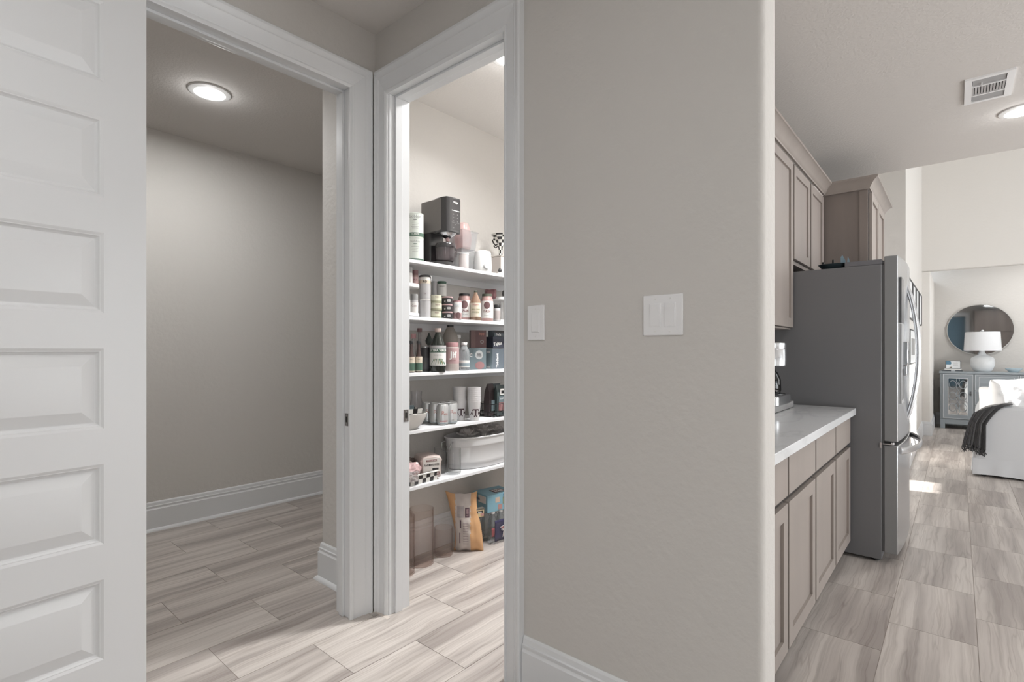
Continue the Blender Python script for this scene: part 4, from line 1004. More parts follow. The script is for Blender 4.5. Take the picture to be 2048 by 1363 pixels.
# three pale cans in a stack
zz = z
for k, ww in enumerate(('lowest', 'middle', 'top')):
    Y, mp = spot(871, -2.262+.0*k)
    t, q = container('small_tin', ww+' pale yellow-green tin of the stack of three on the fourth shelf', 'can', 'stack of pale tins', 0, 0, 0, 0, zz, PYG, 'can', None, [(.12, .88, PYG)], [('KEEN', .30, .72, T['maroon'], dict(x=.008))], pos=(-2.262+.003*(k == 1), Y+.001*k, .0325, .0435))
    MB().lathe([(.030, .002), (.0332, .002), (.0332, .012), (.030, .012)], 28).obj('leaf_band', pm_('leaf_band_olive', (150, 150, 110)), t)
    zz += .0445
zz = z
for k, ww in enumerate(('lowest', 'middle', 'top')):
    Y, mp = spot(894.5, -2.245)
    t, q = container('small_tin', ww+' black-labelled tin with a pink lid of the stack beside the pale tins', 'can', 'stack of black-labelled tins', 0, 0, 0, 0, zz, PBK, 'can', None, [(.80, .97, PPK)], [('88', .62, .40, T['white'], dict(x=.010)), ('III', .35, .30, T['white'], dict(x=-.014))], pos=(-2.245, Y, .0310, .0425))
    zz += .0435
t, q = container('fruit_pouch_tub', 'pink tub with a printed berry seal in front of the first sauce jar', 'tub', G4, 905.5, 923.5, 601.5, -2.222, z, PPK, 'drum', (LPK, .05, 1.0), [(.35, .9, PW)], [('Nature', .45, .76, T['teal']), ('berries', .4, .66, T['grey'])], dots=[(.006, .2, .62, PMR)])
def sauce(lbl, u0, u1, vt, x):
    t, q = container('sauce_jar', lbl, 'jar', 'italian sauce jars', u0, u1, vt, x, z, C_sauce, 'jar', (LBK if 'first' in lbl else LGN, .09, .80), [(.12, .74, PW)], [('ITALIA', .55, .36, T['maroon'], dict(bold=.01, sx=.8)), ('ITALIAN', .25, .22, T['grey'])], dots=[(.0, .58, .52, PMR)])
sauce('first sauce jar, black-lidded, with a round picture seal on the fourth shelf', 915, 942.5, 587.3, -2.30)
sauce('second sauce jar, green-lidded, right of the vinegar bottle on the fourth shelf', 961.5, 986.5, 588.0, -2.262)
container('vinegar_bottle', 'amber vinegar bottle with a conical neck and cream label on the fourth shelf', 'bottle', G4, 940.8, 961.8, 581, -2.232, z, C_amber, 'cone', (LGN, .06, .34), [(.12, .58, PCR)], [('Organic', .40, .52, T['red']), ('APPLE CIDER', .32, .36, T['olive'], dict(bold=.02)), ('VINEGAR', .36, .27, T['olive'], dict(bold=.02))])
container('spice_grinder', 'black-collared spice grinder on the lower tray of the right turntable', 'jar', None, 0, 0, 0, 0, z+.0095, PGY, 'drum', (LBK, .22, 1.02), [(.08, .62, pm_('label_grey_brown', (160, 146, 142)))], [], pos=(-2.268, spot(993.5, -2.268)[0]+.004, .0205, .105))
x, Y = rel(tb_, 981, .02, 0)
cs = cushion(.085, .075, .045, 31, 10, .004).obj('snack_pouch', pm_('pouch_red', (150, 84, 90), .3), None, ang=80); cs.location = (x, Y, z+.1555); cs.rotation_euler = (R(-24), 0, face_cam(x, Y)); tag(cs, 'crumpled dusty red pouch on the upper tray of the right turntable', 'pouch')
container('squat_jar', 'dark squat jar at the frame on the upper tray of the right turntable', 'jar', None, 0, 0, 0, 0, z+.1555, pm_('smoky_jar', (110, 104, 104), .15), 'bulb', (LBK, .12, .45), None, [], pos=(tb_[0]+.02, tb_[1]+.035, .036, .095))

# --- middle shelf ---------------------------------------------------
z = ZS[3]; G3 = 'bottles and jars on the middle shelf'
for lbl, u0, u1 in (('black-capped brown sauce bottle with a green and cream label at the jamb, middle shelf', 815.5, 829.5), ('black-capped brown sauce bottle, right one of the matching pair on the middle shelf', 830.5, 844.5)):
    t, q = container('sauce_bottle', lbl, 'bottle', 'pair of brown sauce bottles', u0, u1, 681.5, -2.235, z, C_brown, 'slim', (LBK, .09, .62), [(.04, .50, PCR), (.06, .30, PGR)], [('hot', .5, .42, T['black'])])
container('condiment_bottle', 'clear-necked bottle with a dusty pink cap behind the brown sauce bottles', 'bottle', G3, 821, 833, 667, -2.33, z, pm_('clear_greyish', (190, 186, 184), .1, trans=.5), 'slim', (LPK, .13, .85))
container('condiment_bottle', 'tall clear bottle with a maroon cap behind the brown sauce bottles', 'bottle', G3, 832.5, 846, 656, -2.39, z, pm_('clear_greyish', (0, 0, 0)), 'slim', (LMR, .09, .72))
container('dark_jar', 'dark jar with a silver lid between the sauce bottles and the oil bottle', 'jar', G3, 841.5, 860, 692.5, -2.30, z, pm_('coffee_dark', (58, 56, 60), .3), 'drum', (M_tin, .05, 1.0), [(.1, .55, pm_('label_charcoal', (74, 74, 78)))], [('~', 1.0, .35, T['olive'])])
Y, mp = spot(858, -2.40)
ps = thing('green_stopper_bottle', 'small dark green spire-shaped bottle stopper at the back of the middle shelf', 'bottle', (-2.40, Y, z))
MB().lathe([(0, 0), (.022, 0), (.023, .01), (.023, .11), (.012, .138), (.009, .150), (0, .150)], 20).obj('bottle_body', pm_('clear_greyish', (0, 0, 0)), ps)
MB().lathe([(0, .1505), (.010, .1505), (.020, .165), (.022, .180), (.014, .196), (.007, .212), (.002, .226), (0, .228)], 16).obj('stopper', pm_('deep_green', (48, 62, 54), .4), ps)
t, q = container('olive_oil_bottle', 'dark green olive oil bottle with a tan cap and leafy label, middle shelf', 'bottle', G3, 859.5, 892, 656.2, -2.235, z, C_dark, 'cone', (LTN, .09, .40), [(.14, .50, PW), (.44, .53, PGR), (.53, .60, PGY)], [('EXTRA VIRGIN', .40, .485, T['white'], dict(bold=.02, x=.006)), ('OLIVE OIL', .22, .38, T['grey'])])
for i in range(7):
    a = -.9+.3*i; b = MB(); r_ = q[2]*1.006+.0016; c0 = a*.5
    pts = [(c0-.05, .30), (c0+.05, .30), (a+.08, .20), (a, .16)]
    b.add([(r_*math.sin(p), -r_*math.cos(p), f*q[3]) for p, f in pts], [(0, 1, 2, 3)]); b.obj('printed_leaf', T['olive' if i % 2 else 'green'], t, smooth=False)
container('juice_jug', 'big cloudy bottle with a black cap standing behind the oil bottle', 'bottle', G3, 884, 917, 650, -2.375, z, pm_('cloudy_plastic', (178, 170, 160), .2, trans=.3), 'bulb', (LBK, .05, .42), [(.05, .5, pm_('label_dusty_pink', (186, 150, 148)))])
container('peanut_butter_jar', 'pink plastic peanut butter jar with a pink lid on the middle shelf', 'jar', G3, 890.8, 918.2, 684.8, -2.245, z, pm_('tan_contents', (194, 176, 168), .3), 'drum', (LPK, .16, .92), [(.26, .80, PPK)], [('Jif', 1.25, .56, T['white'], dict(bold=.035, x=.006)), ('CREAMY', .28, .36, T['maroon'])])
container('small_bottle', 'small white-capped bottle behind the pink jar on the middle shelf', 'bottle', G3, 911.5, 923, 670, -2.36, z, pm_('milky_plastic', (0, 0, 0)), 'slim', (LWH, .09, .75))
container('clear_bottle', 'ribbed clear plastic bottle with a white cap and small teal label, middle shelf', 'bottle', G3, 916.5, 939.5, 684.8, -2.25, z, pm_('cool_clear', (196, 202, 206), .12, trans=.5), 'bulb', (LWH, .10, .55), [(.12, .36, PW), (.16, .26, PLT)], [('pc', .5, .72, T['black'])])
def carton(name, label, cat, group, pos, dims, rz, m_, faces=(), texts=(), bev=.001):
    t = thing(name, label, cat, pos, rz, group); w_, d_, h_ = dims
    box('carton', (-w_/2, -d_/2, 0), (w_/2, d_/2, h_), m_, t, bev)
    for ix, (side, a0, a1, b0, b1, mm) in enumerate(faces):
        e = .0006+.0003*ix
        if side == 'f': box('printed_panel', (a0*w_, -d_/2-e, b0*h_), (a1*w_, -d_/2+.0005, b1*h_), mm, t)
        elif side == 'l': box('printed_panel', (-w_/2-e, a0*d_, b0*h_), (-w_/2+.0005, a1*d_, b1*h_), mm, t)
        elif side == 't': box('printed_panel', (a0*w_, b0*d_, h_-.0005), (a1*w_, b1*d_, h_+e), mm, t)
    for (side, s, size, a, bz, mm, kw) in texts:
        if side == 'f': text(s, size, mm, t, x=a*w_, y=-d_/2-.0006-.0003*len(faces), z=bz*h_, **kw)
        elif side == 'l': text(s, size, mm, t, x=-a*d_, z=bz*h_, plane=lambda p, q, d, W=w_: (-W/2-.0030-d, -p, q), **kw)
        elif side == 't': text(s, size, mm, t, x=a*w_, z=bz*d_, plane=lambda p, q, d, H=h_: (p, q, H+.0030+d), **kw)
    return t
GB = 'boxed goods at the right of the middle shelf'
Y1, mp = spot(952.5, -2.315)
t = carton('tea_box', 'teal box with a pale round seal, left one on the middle shelf', 'box', GB, (-2.315, Y1, z), (.115, .06, .135), face_cam(-2.315, Y1, R(12)), PTL, [], [('f', 'PC', .028, -.42, .66, T['white'], dict(bold=.02))])
MB().lathe([(0, 0), (.028, 0), (.028, .0006), (0, .0006)], 28, M=Matrix.Translation((.012, -.0303, .092)) @ Matrix.Rotation(R(90), 4, 'X'), sx=.9).obj('seal', pm_('seal_grey', (176, 180, 180)), t)
text('eats', .016, T['black'], t, x=.012, y=-.0312, z=.098, bold=.02); text('SWEET', .010, T['black'], t, x=.012, y=-.0312, z=.085, bold=.02)
MB().lathe([(0, 0), (.030, 0), (.026, .0008), (0, .0008)], 20, M=Matrix.Translation((.016, -.0303, .026)) @ Matrix.Rotation(R(90), 4, 'X'), sy=.8).obj('berry_picture', pm_('berry_print', (158, 98, 98)), t)
Y2, mp = spot(992, -2.285)
carton('tea_box', 'blue-grey box at the right end of the middle shelf with white lettering up its side', 'box', GB, (-2.300, Y2+.012, z), (.12, .055, .132), R(90), PTL, [('f', -.5, .5, 0, 1, pm_('label_slate', (86, 100, 112))), ('l', -.5, .5, .0, 1, PLT), ('l', -.2, .42, .78, .88, T['white']), ('l', -.2, .42, .06, .14, T['white'])], [('f', 'Trident', .030, -.12, .42, T['white'], dict(rot=R(90), bold=.03))])
carton('snack_box', 'dusty maroon box stacked on the teal box, middle shelf', 'box', GB, (-2.335, Y1+.034, z+.1365), (.10, .05, .112), face_cam(-2.34, Y1, R(12)), PMR, [('f', -.5, -.2, 0, 1, pm_('dusty_maroon', (126, 86, 84)))], [('f', 'bpp', .024, .2, .80, T['rust'], dict(bold=.02)), ('f', 'o', .05, .22, .38, T['grey'], {})])
carton('snack_box', 'dark navy box with white script stacked above the blue-grey box', 'box', GB, (-2.300, Y2+.012, z+.1335), (.115, .06, .075), R(90), PNV, [], [('f', 'Tejitas', .030, -.10, .40, T['white'], dict(bold=.03, rot=R(8)))])
carton('snack_box', 'slate box with upright lettering on top of the navy box, right end', 'box', GB, (-2.300, Y2+.020, z+.2095), (.10, .055, .040), R(92), pm_('label_slate', (0, 0, 0)), [('f', -.5, .5, .55, 1, PBK)], [('f', 'NaCa', .020, -.10, .35, T['white'], dict(bold=.03))])

# --- second shelf ---------------------------------------------------
z = ZS[2]
Y, mp = spot(823, -2.28)
bo = thing('serving_bowl', 'cream ceramic bowl holding a checkered basket on the second shelf', 'bowl', (-2.285, Y-.035, z), 0)
MB().shell([(0, 0), (.055, 0), (.060, .004), (.090, .030), (.108, .065), (.114, .088), (.111, .089), (.104, .066), (.085, .034), (.055, .010), (0, .009)], 44).obj('bowl_body', pm_('cream_ceramic', (220, 216, 210), .25), bo)
def check_box(name, parent, w_, d_, h_, sq, loc, z0=0, flare=0, rows=2, rim=True):
    b = MB()
    def wall(p, q, p2, q2):
        L = (Vector(q)-Vector(p)).length; n = max(2, round(L/sq))
        for i in range(n):
            for j in range(rows):
                def P(a, c):
                    lo = Vector(p).lerp(Vector(q), a); hi = Vector(p2).lerp(Vector(q2), a); return tuple(lo.lerp(hi, c))
                b.add([P(i/n, j/rows), P((i+1)/n, j/rows), P((i+1)/n, (j+1)/rows), P(i/n, (j+1)/rows)], [(0, 1, 2, 3)], (i+j) % 2)
    lo = [(-w_/2, -d_/2, z0), (w_/2, -d_/2, z0), (w_/2, d_/2, z0), (-w_/2, d_/2, z0)]
    hi = [(x*(1+flare), y*(1+flare), z0+h_) for x, y, _ in lo]
    for i in range(4): j = (i+1) % 4; wall(lo[i], lo[j], hi[i], hi[j])
    b.add(lo, [(0, 1, 2, 3)], 0)
    o = b.obj(name, [pm_('check_white', (0, 0, 0)), pm_('check_black', (0, 0, 0))], parent, loc=loc, smooth=False)
    if rim: MB().tube([(x*1.01, y*1.01, z0+h_) for x, y, _ in hi], .0045, 8, closed=True).obj('rim', pm_('check_white', (0, 0, 0)), parent, loc=loc)
    return o
cb = thing('checkered_basket', 'small black and white checkered basket sitting in the cream bowl', 'basket', (-2.285, Y-.035, z+.034), R(78))
check_box('basket_body', cb, .115, .10, .078, .024, None, 0, .22, 3, False)
for k, (a, bb, c, rz) in enumerate(((-.03, -.01, PLT, 20), (.01, .012, PTL, -25), (.035, -.015, PW, 60))):
    o = MB().box(-.03, -.004, 0, .03, .004, .055).obj('tea_packet', c, None, .001); o.location = (-2.285+bb, Y-.035+a, z+.072); o.rotation_euler = (R(18-14*k), R(10*k-12), R(90+rz)); tag(o, ('light teal', 'dark teal', 'white')[k]+' paper packet sticking out of the checkered basket in the bowl', 'packet', 'packets in the checkered basket')
Y, mp = spot(835, -2.43)
gp = MB().shell([(0, 0), (.036, 0), (.038, .004), (.034, .06), (.038, .11), (.030, .15), (.034, .185), (.032, .185), (.028, .15), (.036, .11), (.032, .06), (.035, .006), (0, .006)], 28).obj('glass_pitcher', thin('faint_glass', sr(253, 253, 254), sr(228, 229, 230)), None); gp.location = (-2.44, Y, z); tag(gp, 'clear glass pitcher standing at the back behind the checkered basket', 'pitcher')
M_can = mat('pale_aluminium', sr(206, 207, 207), .32, .55)
Y, mp = spot(885.5, -2.245)
cans = [(0, 0, 'front centre'), (-.0685, 0, 'front left'), (0, .0685, 'front right'), (-.0685, .0685, 'rear middle'), (-.0685, .137, 'rear right'), (-.137, .0, 'rear left, nearest the bowl')]
for dx, dy, wh in cans:
    t, q = container('soda_can', 'pale silver drink can, '+wh+' of the six on the second shelf', 'can', 'six drink cans', 0, 0, 0, 0, z, M_can, 'soda', None, None, [('R', 1.0, .58, T['rust'], dict(x=-.005)), ('ita', .6, .54, T['rust'], dict(x=.014)), ('GRAPEFRUIT' if dx == 0 and dy == 0 else 'LIME', .26, .20, T['red'] if dx == 0 and dy == 0 else T['grey'], dict(bold=.03))], extra=R(12), pos=(-2.245+dx, Y+dy, .0325, .1215))
    MB().lathe([(.030, .010), (.0330, .010), (.0330, .014), (.030, .014)], 28).obj('rim_band', PLT, t)
    MB().lathe([(0, 0), (.008, 0), (.008, .001), (0, .001)], 12, (0, -.008, .119), sy=1.4).obj('pull_tab', M_tin, t)
M_cup = pm_('white_paper_cup', (226, 224, 226), .5)
ORD = ['lowest', 'second', 'third', 'fourth', 'fifth', 'sixth', 'seventh', 'topmost']
def cup_stack(u, x, n, which, dzc, ph):
    Y, mp = spot(u, x)
    for i in range(n):
        first = i == 0
        pos = (x, Y, z+.0005+dzc*i)
        lb = ('lowest paper cup of the '+which+' stack, printed with the dark maroon letters ATM') if first else ORD[i]+' white paper cup up the '+which+' nested stack on the second shelf'
        t = thing('paper_cup', lb, 'cup', pos, face_cam(x, Y, R(10)), 'nested cups in the '+which+' stack' if not first else 'lettered paper cups')
        MB().shell([(0, .006), (.0275, .006), (.028, 0), (.0405, .116), (.0412, .118), (.0412, .121), (.0395, .121), (.0268, .0075), (0, .0075)], 30).obj('cup_body', M_cup, t)
        if first:
            def cone_plane(a, b, d):
                r = .0285+.0125*(b/.116)+d+.0005; return (r*math.sin(a/r), -r*math.cos(a/r), b)
            TM = mat('print_dark_maroon', sr(66, 46, 52), .5); text('T', .058, TM, t, x=.003, z=.050, bold=.022, plane=cone_plane, sx=1.1); text('A', .030, TM, t, x=-.0215, z=.047, bold=.02, plane=cone_plane); text('M', .028, TM, t, x=.0285, z=.047, bold=.02, plane=cone_plane)
            for xx, zz2, w2 in ((-.0155, .0655, .0055), (.0215, .0655, .0055), (.003, .0300, .021)):
                vs = [cone_plane(xx+sx*w2/2, zz2+sz*.004, .0003) for sx, sz in ((-1, -1), (1, -1), (1, 1), (-1, 1))]
                MB2 = MB(); MB2.add(vs, [(0, 1, 2, 3)]); MB2.obj('serif', TM, t, smooth=False)
cup_stack(948.5, -2.232, 8, 'front', .0118, 0)
cup_stack(919.5, -2.315, 8, 'rear', .0118, 0)
# wire basket with coffee bags
Y, mp = spot(983, -2.30)
wb = thing('wire_basket', 'black wire basket holding coffee bags at the right of the second shelf', 'basket', (-2.31, Y+.045, z), R(90))
b = MB(); W2, D2, H2 = .105, .085, .085
for zz2, f in ((.003, .86), (.03, .9), (H2, 1.0)):
    b.tube([(-W2*f, -D2*f, zz2), (W2*f, -D2*f, zz2), (W2*f, D2*f, zz2), (-W2*f, D2*f, zz2)], .0026, 6, closed=True)
for i in range(8):
    f = -1+2*i/7
    for s_ in (-1, 1): b.tube([(W2*f*.86, s_*D2*.86, .003), (W2*f, s_*D2, H2)], .0017, 5)
    b.tube([(W2*f*.86, -D2*.86, .003), (W2*f*.86, D2*.86, .003)], .0015, 5)
for i in range(6):
    f = -1+2*i/5
    for s_ in (-1, 1): b.tube([(s_*W2*.86, D2*f*.86, .003), (s_*W2, D2*f, H2)], .0017, 5)
b.obj('wire_frame', M_black, wb)
for k, (lbl, dx, dy, rz, mm, pan) in enumerate((('dark green coffee bag with a pale diamond crest, front one in the wire basket', .035, .012, -8, pm_('bag_green', (70, 88, 88), .35), PW), ('dark brown coffee bag leaning at the left in the wire basket', .0, -.050, 14, pm_('bag_brown', (66, 50, 52), .4), PTL), ('dark teal bag behind in the wire basket, half hidden by the door frame', -.035, .050, 4, pm_('bag_teal', (70, 86, 90), .35), PGY))):
    X = -2.31+dx; YY = Y+.045+dy
    t = thing('coffee_bag', lbl, 'bag', (X, YY, z+.0065), R(90+rz), 'coffee bags in the wire basket')
    hh = (.196, .205, .200)[k]
    b = MB(); sec = [(.0, .042, .022), (.35, .043, .026), (.75, .040, .020), (.9, .040, .008), (1.0, .039, .0015)]
    vs = []; 
    for f, w2, d2 in sec: vs += [(-w2, -d2*.9, f*hh), (0, -d2*1.05, f*hh), (w2, -d2*.9, f*hh), (w2, d2*.9, f*hh), (0, d2*1.05, f*hh), (-w2, d2*.9, f*hh)]
    fs = [(5, 4, 3, 2, 1, 0), tuple(6*4+i for i in range(6))]
    for q in range(4): fs += [(6*q+i, 6*q+(i+1) % 6, 6*q+6+(i+1) % 6, 6*q+6+i) for i in range(6)]
    b.add(vs, fs); b.obj('pouch', mm, t, .002)
    fr_y = lambda f: -.0275 if f < .5 else -.024
    if k == 0:
        box('upper_label', (-.034, -.0275, .085), (.034, -.0262, .125), PTL, t); text('COFFEE', .014, T['white'], t, x=0, y=-.0278, z=.108, bold=.02)
        box('lower_label', (-.036, -.0295, .030), (.036, -.0278, .082), pm_('berry_print', (0, 0, 0)), t)
        box('crest', (-.020, -.0245, .132), (.020, -.0235, .172), PW, t).rotation_euler = (0, 0, 0)
        box('crest_center', (-.012, -.0250, .140), (.012, -.0245, .162), PBK, t)
    else: box('front_label', (-.030, -.0295, .03), (.030, -.0275, .10), pan, t)

# --- lowest shelf ---------------------------------------------------
z = ZS[1]
y1, mp = spot(874, -2.225); y0 = 1.655
tr2 = thing('checkered_tray', 'black and white checkered tray basket with bread at the left of the lowest shelf', 'tray', (-2.318, (y0+y1)/2, z), R(90))
check_box('tray_body', tr2, (y1-y0), .185, .050, .0265, None, .001, .045, 2)
Yb, mp = spot(857, -2.30)
br = thing('bread_loaf', 'bagged bread loaf with a white farmhouse label in the checkered tray', 'bread', (-2.305, Yb-.004, z+.012), R(90-22))
b = MB()
prof = [(-.056, .0), (.056, .0), (.061, .03), (.060, .075), (.066, .098), (.054, .118), (.020, .124), (-.020, .124), (-.054, .118), (-.066, .098), (-.060, .075), (-.061, .03)]
def loaf(s, y): return [(x*s, y, .062+(zz2-.062)*s) for x, zz2 in prof]
rings = [loaf(.90, -.074), loaf(1, -.062), loaf(1.0, .05), loaf(.94, .066), loaf(.4, .080)]
vs = [p for q in rings for p in q]; n = len(prof); fs = [tuple(range(n)), tuple(range(4*n, 5*n))]
for q in range(4): fs += [(n*q+i, n*q+(i+1) % n, n*q+n+(i+1) % n, n*q+n+i) for i in range(n)]
b.add(vs, fs); b.obj('bagged_loaf', pm_('bread_bag', (196, 172, 162), .3), br, .003, ang=60)
box('label', (-.050, -.0762, .012), (.050, -.0745, .112), pm_('label_warm_white', (214, 206, 198)), br, .004)
box('banner', (-.040, -.0768, .016), (.046, -.0755, .034), pm_('label_brick', (150, 92, 90)), br); box('arch', (-.032, -.0768, .094), (.030, -.0755, .104), pm_('label_brick', (0, 0, 0)), br)
text('FARMHOUSE', .0155, T['black'], br, y=-.0768, z=.075, bold=.02); text('SOURDOUGH', .012, T['white'], br, x=.002, y=-.0772, z=.025, bold=.01); text('PEPPERIDGE FARM', .0065, T['white'], br, y=-.0772, z=.099)
box('mill_print', (.004, -.0768, .046), (.040, -.0760, .056), T['black'], br); box('rule', (-.042, -.0768, .041), (.042, -.0760, .0420), T['grey'], br)
# bags in the tray
def blob(name, label, cat, pos, size, seed, m_, amp=.25, group=None, n=18, fr=3.0):
    b = MB(); vs = []; rr = random.Random(seed); off = Vector((rr.random()*40, rr.random()*40, 0))
    def fn(u, v):
        th_, ph = 2*PI*u, PI*v
        d = Vector((math.sin(ph)*math.cos(th_), math.sin(ph)*math.sin(th_), math.cos(ph)))
        k = 1+amp*noise.noise(d*fr+off)+amp*.6*abs(noise.noise(d*fr*2.4+off))
        return (d.x*size[0]*k, d.y*size[1]*k, (d.z*.5+.5)*size[2]*2*min(k, 1.15))
    b.grid(fn, n*2, n); o = b.obj(name, m_, None, ang=30); o.location = pos; tag(o, label, cat, group); return o
M_film = mat('pink_printed_film', sr(196, 166, 166), .15, spec=.9); M_film2 = mat('grey_brown_bag', sr(120, 108, 104), .2)
Yc, mp = spot(827, -2.25)
o = blob('snack_bag', 'shiny pinkish clear bag slumped over the front of the checkered tray', 'bag', (-2.262, Yc-.01, z+.030), (.045, .062, .042), 5, M_film, .16, 'bags in the checkered tray', fr=3)
o = blob('snack_bag', 'dark twisted bag lying at the back of the checkered tray', 'bag', (-2.372, Yc+.02, z+.060), (.034, .075, .030), 9, M_film2, .35, 'bags in the checkered tray')
o = blob('bread_roll', 'pale round roll between the bags and the loaf in the tray', 'bread', (-2.322, Yc+.012, z+.075), (.034, .030, .020), 12, pm_('pale_roll', (190, 172, 160), .7), .1)
Yd, mp = spot(828, -2.20)
o = cushion(.075, .06, .018, 44, 10, .012).obj('clear_wrapper', thin('crinkled_film', sr(236, 232, 232), sr(190, 186, 186), gloss=.3, milk=.25), None, ang=20); o.location = (-2.206, Yd+.004, z+.022); o.rotation_euler = (R(-10), R(8), R(98)); tag(o, 'crinkled clear wrapper hanging over the front edge of the checkered tray', 'wrapper')
def tumbler(label, u0, u1, vt, x, z0, cat='glass', mm=None, name='glass_tumbler', th_=.0022, group='clear glass tumblers'):
    Y, mp = spot((u0+u1)/2, x); r = (u1-u0)/2*mp*.99; h = zat(vt, mp)-z0
    o = MB().shell([(0, 0), (r*.93, 0), (r, .006), (r, h-.001), (r-th_*.5, h), (r-th_, h-.001), (r-th_, .012), (r*.9-th_, .009), (0, .009)], 48).obj(name, mm or M_glass, None); o.location = (x, Y, z0+.0005); tag(o, label, cat, group); return Y, r, h
M_tglass = thin('thin_tumbler_glass', sr(254, 254, 254), sr(208, 211, 212), gloss=.05)
tumbler('clear glass tumbler in front of the white tub on the lowest shelf', 892.7, 922, 896, -2.262, z, mm=M_tglass)
tumbler('clear glass tumbler between the bread and the white tub', 867.5, 892, 894, -2.335, z, mm=M_tglass)
# white oval tub
yl, mp = spot(896.5, -2.35)
tu = thing('party_tub', 'white oval metal tub with wire handles full of white tissue flowers', 'tub', (-2.352, yl+.272, z), R(90))
# local x runs along the shelf
sx_ = 1.0
def oval(f, zz2): return f, zz2
MB().shell([(0, .002), (.120, .002), (.124, .004), (.126, .03), (.1275, .033), (.128, .05), (.129, .135), (.1315, .139), (.132, .146), (.135, .186), (.139, .190), (.139, .196), (.134, .197), (.131, .186), (.118, .01), (0, .008)], 64, sx=2.0, sy=.98).obj('tub_body', mat('white_enamel', sr(214, 214, 215), .32), tu)
for s_ in (-1, 1):
    hb = MB(); hb.tube([(s_*.262, -.035, .172), (s_*.285, -.040, .165), (s_*.292, -.036, .125), (s_*.290, 0, .115), (s_*.292, .036, .125), (s_*.285, .040, .165), (s_*.262, .035, .172)], .0032, 8); hb.obj('handle', M_chrome, tu)
rr = random.Random(17); M_tissue = mat('white_tissue', sr(228, 224, 222), .8)
for k, (fx, fy, sc, ww) in enumerate(((-.100, .0, 1.30, 'left'), (.030, -.012, 1.42, 'middle'), (.155, .01, 1.32, 'right'))):
    t = thing('tissue_flower', ww+' one of the three white tissue flowers in the oval tub', 'paper flower', (-2.352-fy, yl+.265+fx, z+.012), R(20*k), 'tissue flowers in the tub')
    pl = MB(); 
    def petal(u, v):
        a = (u-.5)*2; L = .062*sc; wv = .021*sc*math.sin(PI*min(1, v*.85+.12))**.8
        return (a*wv, L*v*.9, .115*sc+L*(.75*v-.25*v*v)+.010*a*a)
    pl.grid(petal, 6, 6); me = pl.mesh('petal', M_tissue, True, 60)
    for rg, cnt, tl in ((0, 8, 0), (1, 6, 28)):
        for i in range(cnt):
            o = link('petal', me, t); o.rotation_euler = (R(tl)*.0, 0, 2*PI*i/cnt+.3*rg); o.scale = (1-.15*rg, 1-.42*rg, 1+.10*rg)
    MB().lathe([(0, .0), (.02, .0), (.012, .08), (.020, .125*sc), (0, .13*sc)], 14).obj('stem_wrap', M_tissue, t)

# --- pantry floor ---------------------------------------------------
M_smk = thin('smoke_pink_glass', sr(253, 251, 250), sr(216, 203, 200), gloss=.05)
def vase(label, x, y, r, h):
    o = MB().shell([(0, 0), (r-.004, 0), (r, .004), (r, h-.002), (r-.002, h), (r-.004, h-.002), (r-.004, .012), (r-.007, .009), (0, .009)], 64).obj('cylinder_vase', M_smk, None); o.location = (x, y, .0008); tag(o, label, 'vase', 'smoky glass cylinder vases')
vase('tall smoky glass cylinder vase standing on the pantry floor, whole in view', -2.370, 1.955, .0715, .322)
vase('tall smoky glass cylinder vase half hidden behind the pantry door jamb', -2.345, 1.795, .0715, .322)
vase('short wide smoky glass vase between the tall vase and the tan bag', -2.375, 2.130, .058, .165)
# tan bag
Y, mp = spot(926, -2.335)
tbg = thing('food_bag', 'upright tan and white plastic bag of food on the pantry floor', 'bag', (-2.315, Y+.004, .001), face_cam(-2.33, Y, R(-6)))
b = MB(); Wb, Hb, Db = .178, .352, .085
def bag(sg):
    def fn(u, v):
        a = 2*u-1; pinch = 1-abs(2*v-1)**3.2
        fan = 1+.12*(1-pinch)*(1 if v > .5 else .35)
        e = (max(0, 1-a*a))**.5*pinch**.7
        x = a*Wb/2*(fan-.06*pinch)+.010*math.sin(v*5)-.018*(v-.5)*2
        k = noise.noise(Vector((a*3, v*7, sg*4)))*.008*pinch
        return (x, sg*(Db/2*e+k*e)-.004*math.sin(a*9)*(1-pinch), Hb*v-.012*abs(a)*(v > .9)+.018*a*a*(v > .7)*(v-.7)/.3*1.6)
    return fn
b.grid(bag(-1), 26, 30); b.grid(bag(1), 26, 30)
bo_ = b.mesh('bag_body', [pm_('cheddar_tan', (208, 160, 112), .35), pm_('bag_white_panel', (200, 186, 178), .4)], True, 80)
for p in bo_.polygons:
    c = p.center
    if c.y < 0 and -.062 < c.x < .032: p.material_index = 1
link('bag_body', bo_, tbg)
def bagpt(a, zz2): # point slightly proud of the front sheet
    v = zz2/Hb; u = (a+.018*(v-.5)*2-.010*math.sin(v*5))/(Wb*.96)+.5
    p = bag(-1)(min(1, max(0, u)), v); return (a, p[1]-.0012, zz2)
def bag_rect(name, a0, a1, z0, z1, m_, n=5):
    q = MB(); vs = []
    for i in range(n+1):
        for j in range(n+1): vs.append(bagpt(a0+(a1-a0)*i/n, z0+(z1-z0)*j/n))
    q.add(vs, [(i*(n+1)+j, (i+1)*(n+1)+j, (i+1)*(n+1)+j+1, i*(n+1)+j+1) for i in range(n) for j in range(n)]); return q.obj(name, m_, tbg)
bag_rect('brand_patch', .0, .026, .215, .275, pm_('label_plum', (104, 70, 84)))
bag_rect('patch_center', .005, .021, .222, .268, pm_('label_rose', (168, 128, 134)))
bag_rect('text_patch', -.050, -.006, .215, .285, pm_('panel_grey', (172, 160, 160)))
for i in range(6): bag_rect('printed_line', -.045, -.010, .222+.010*i, .225+.010*i, T['grey'], 3)
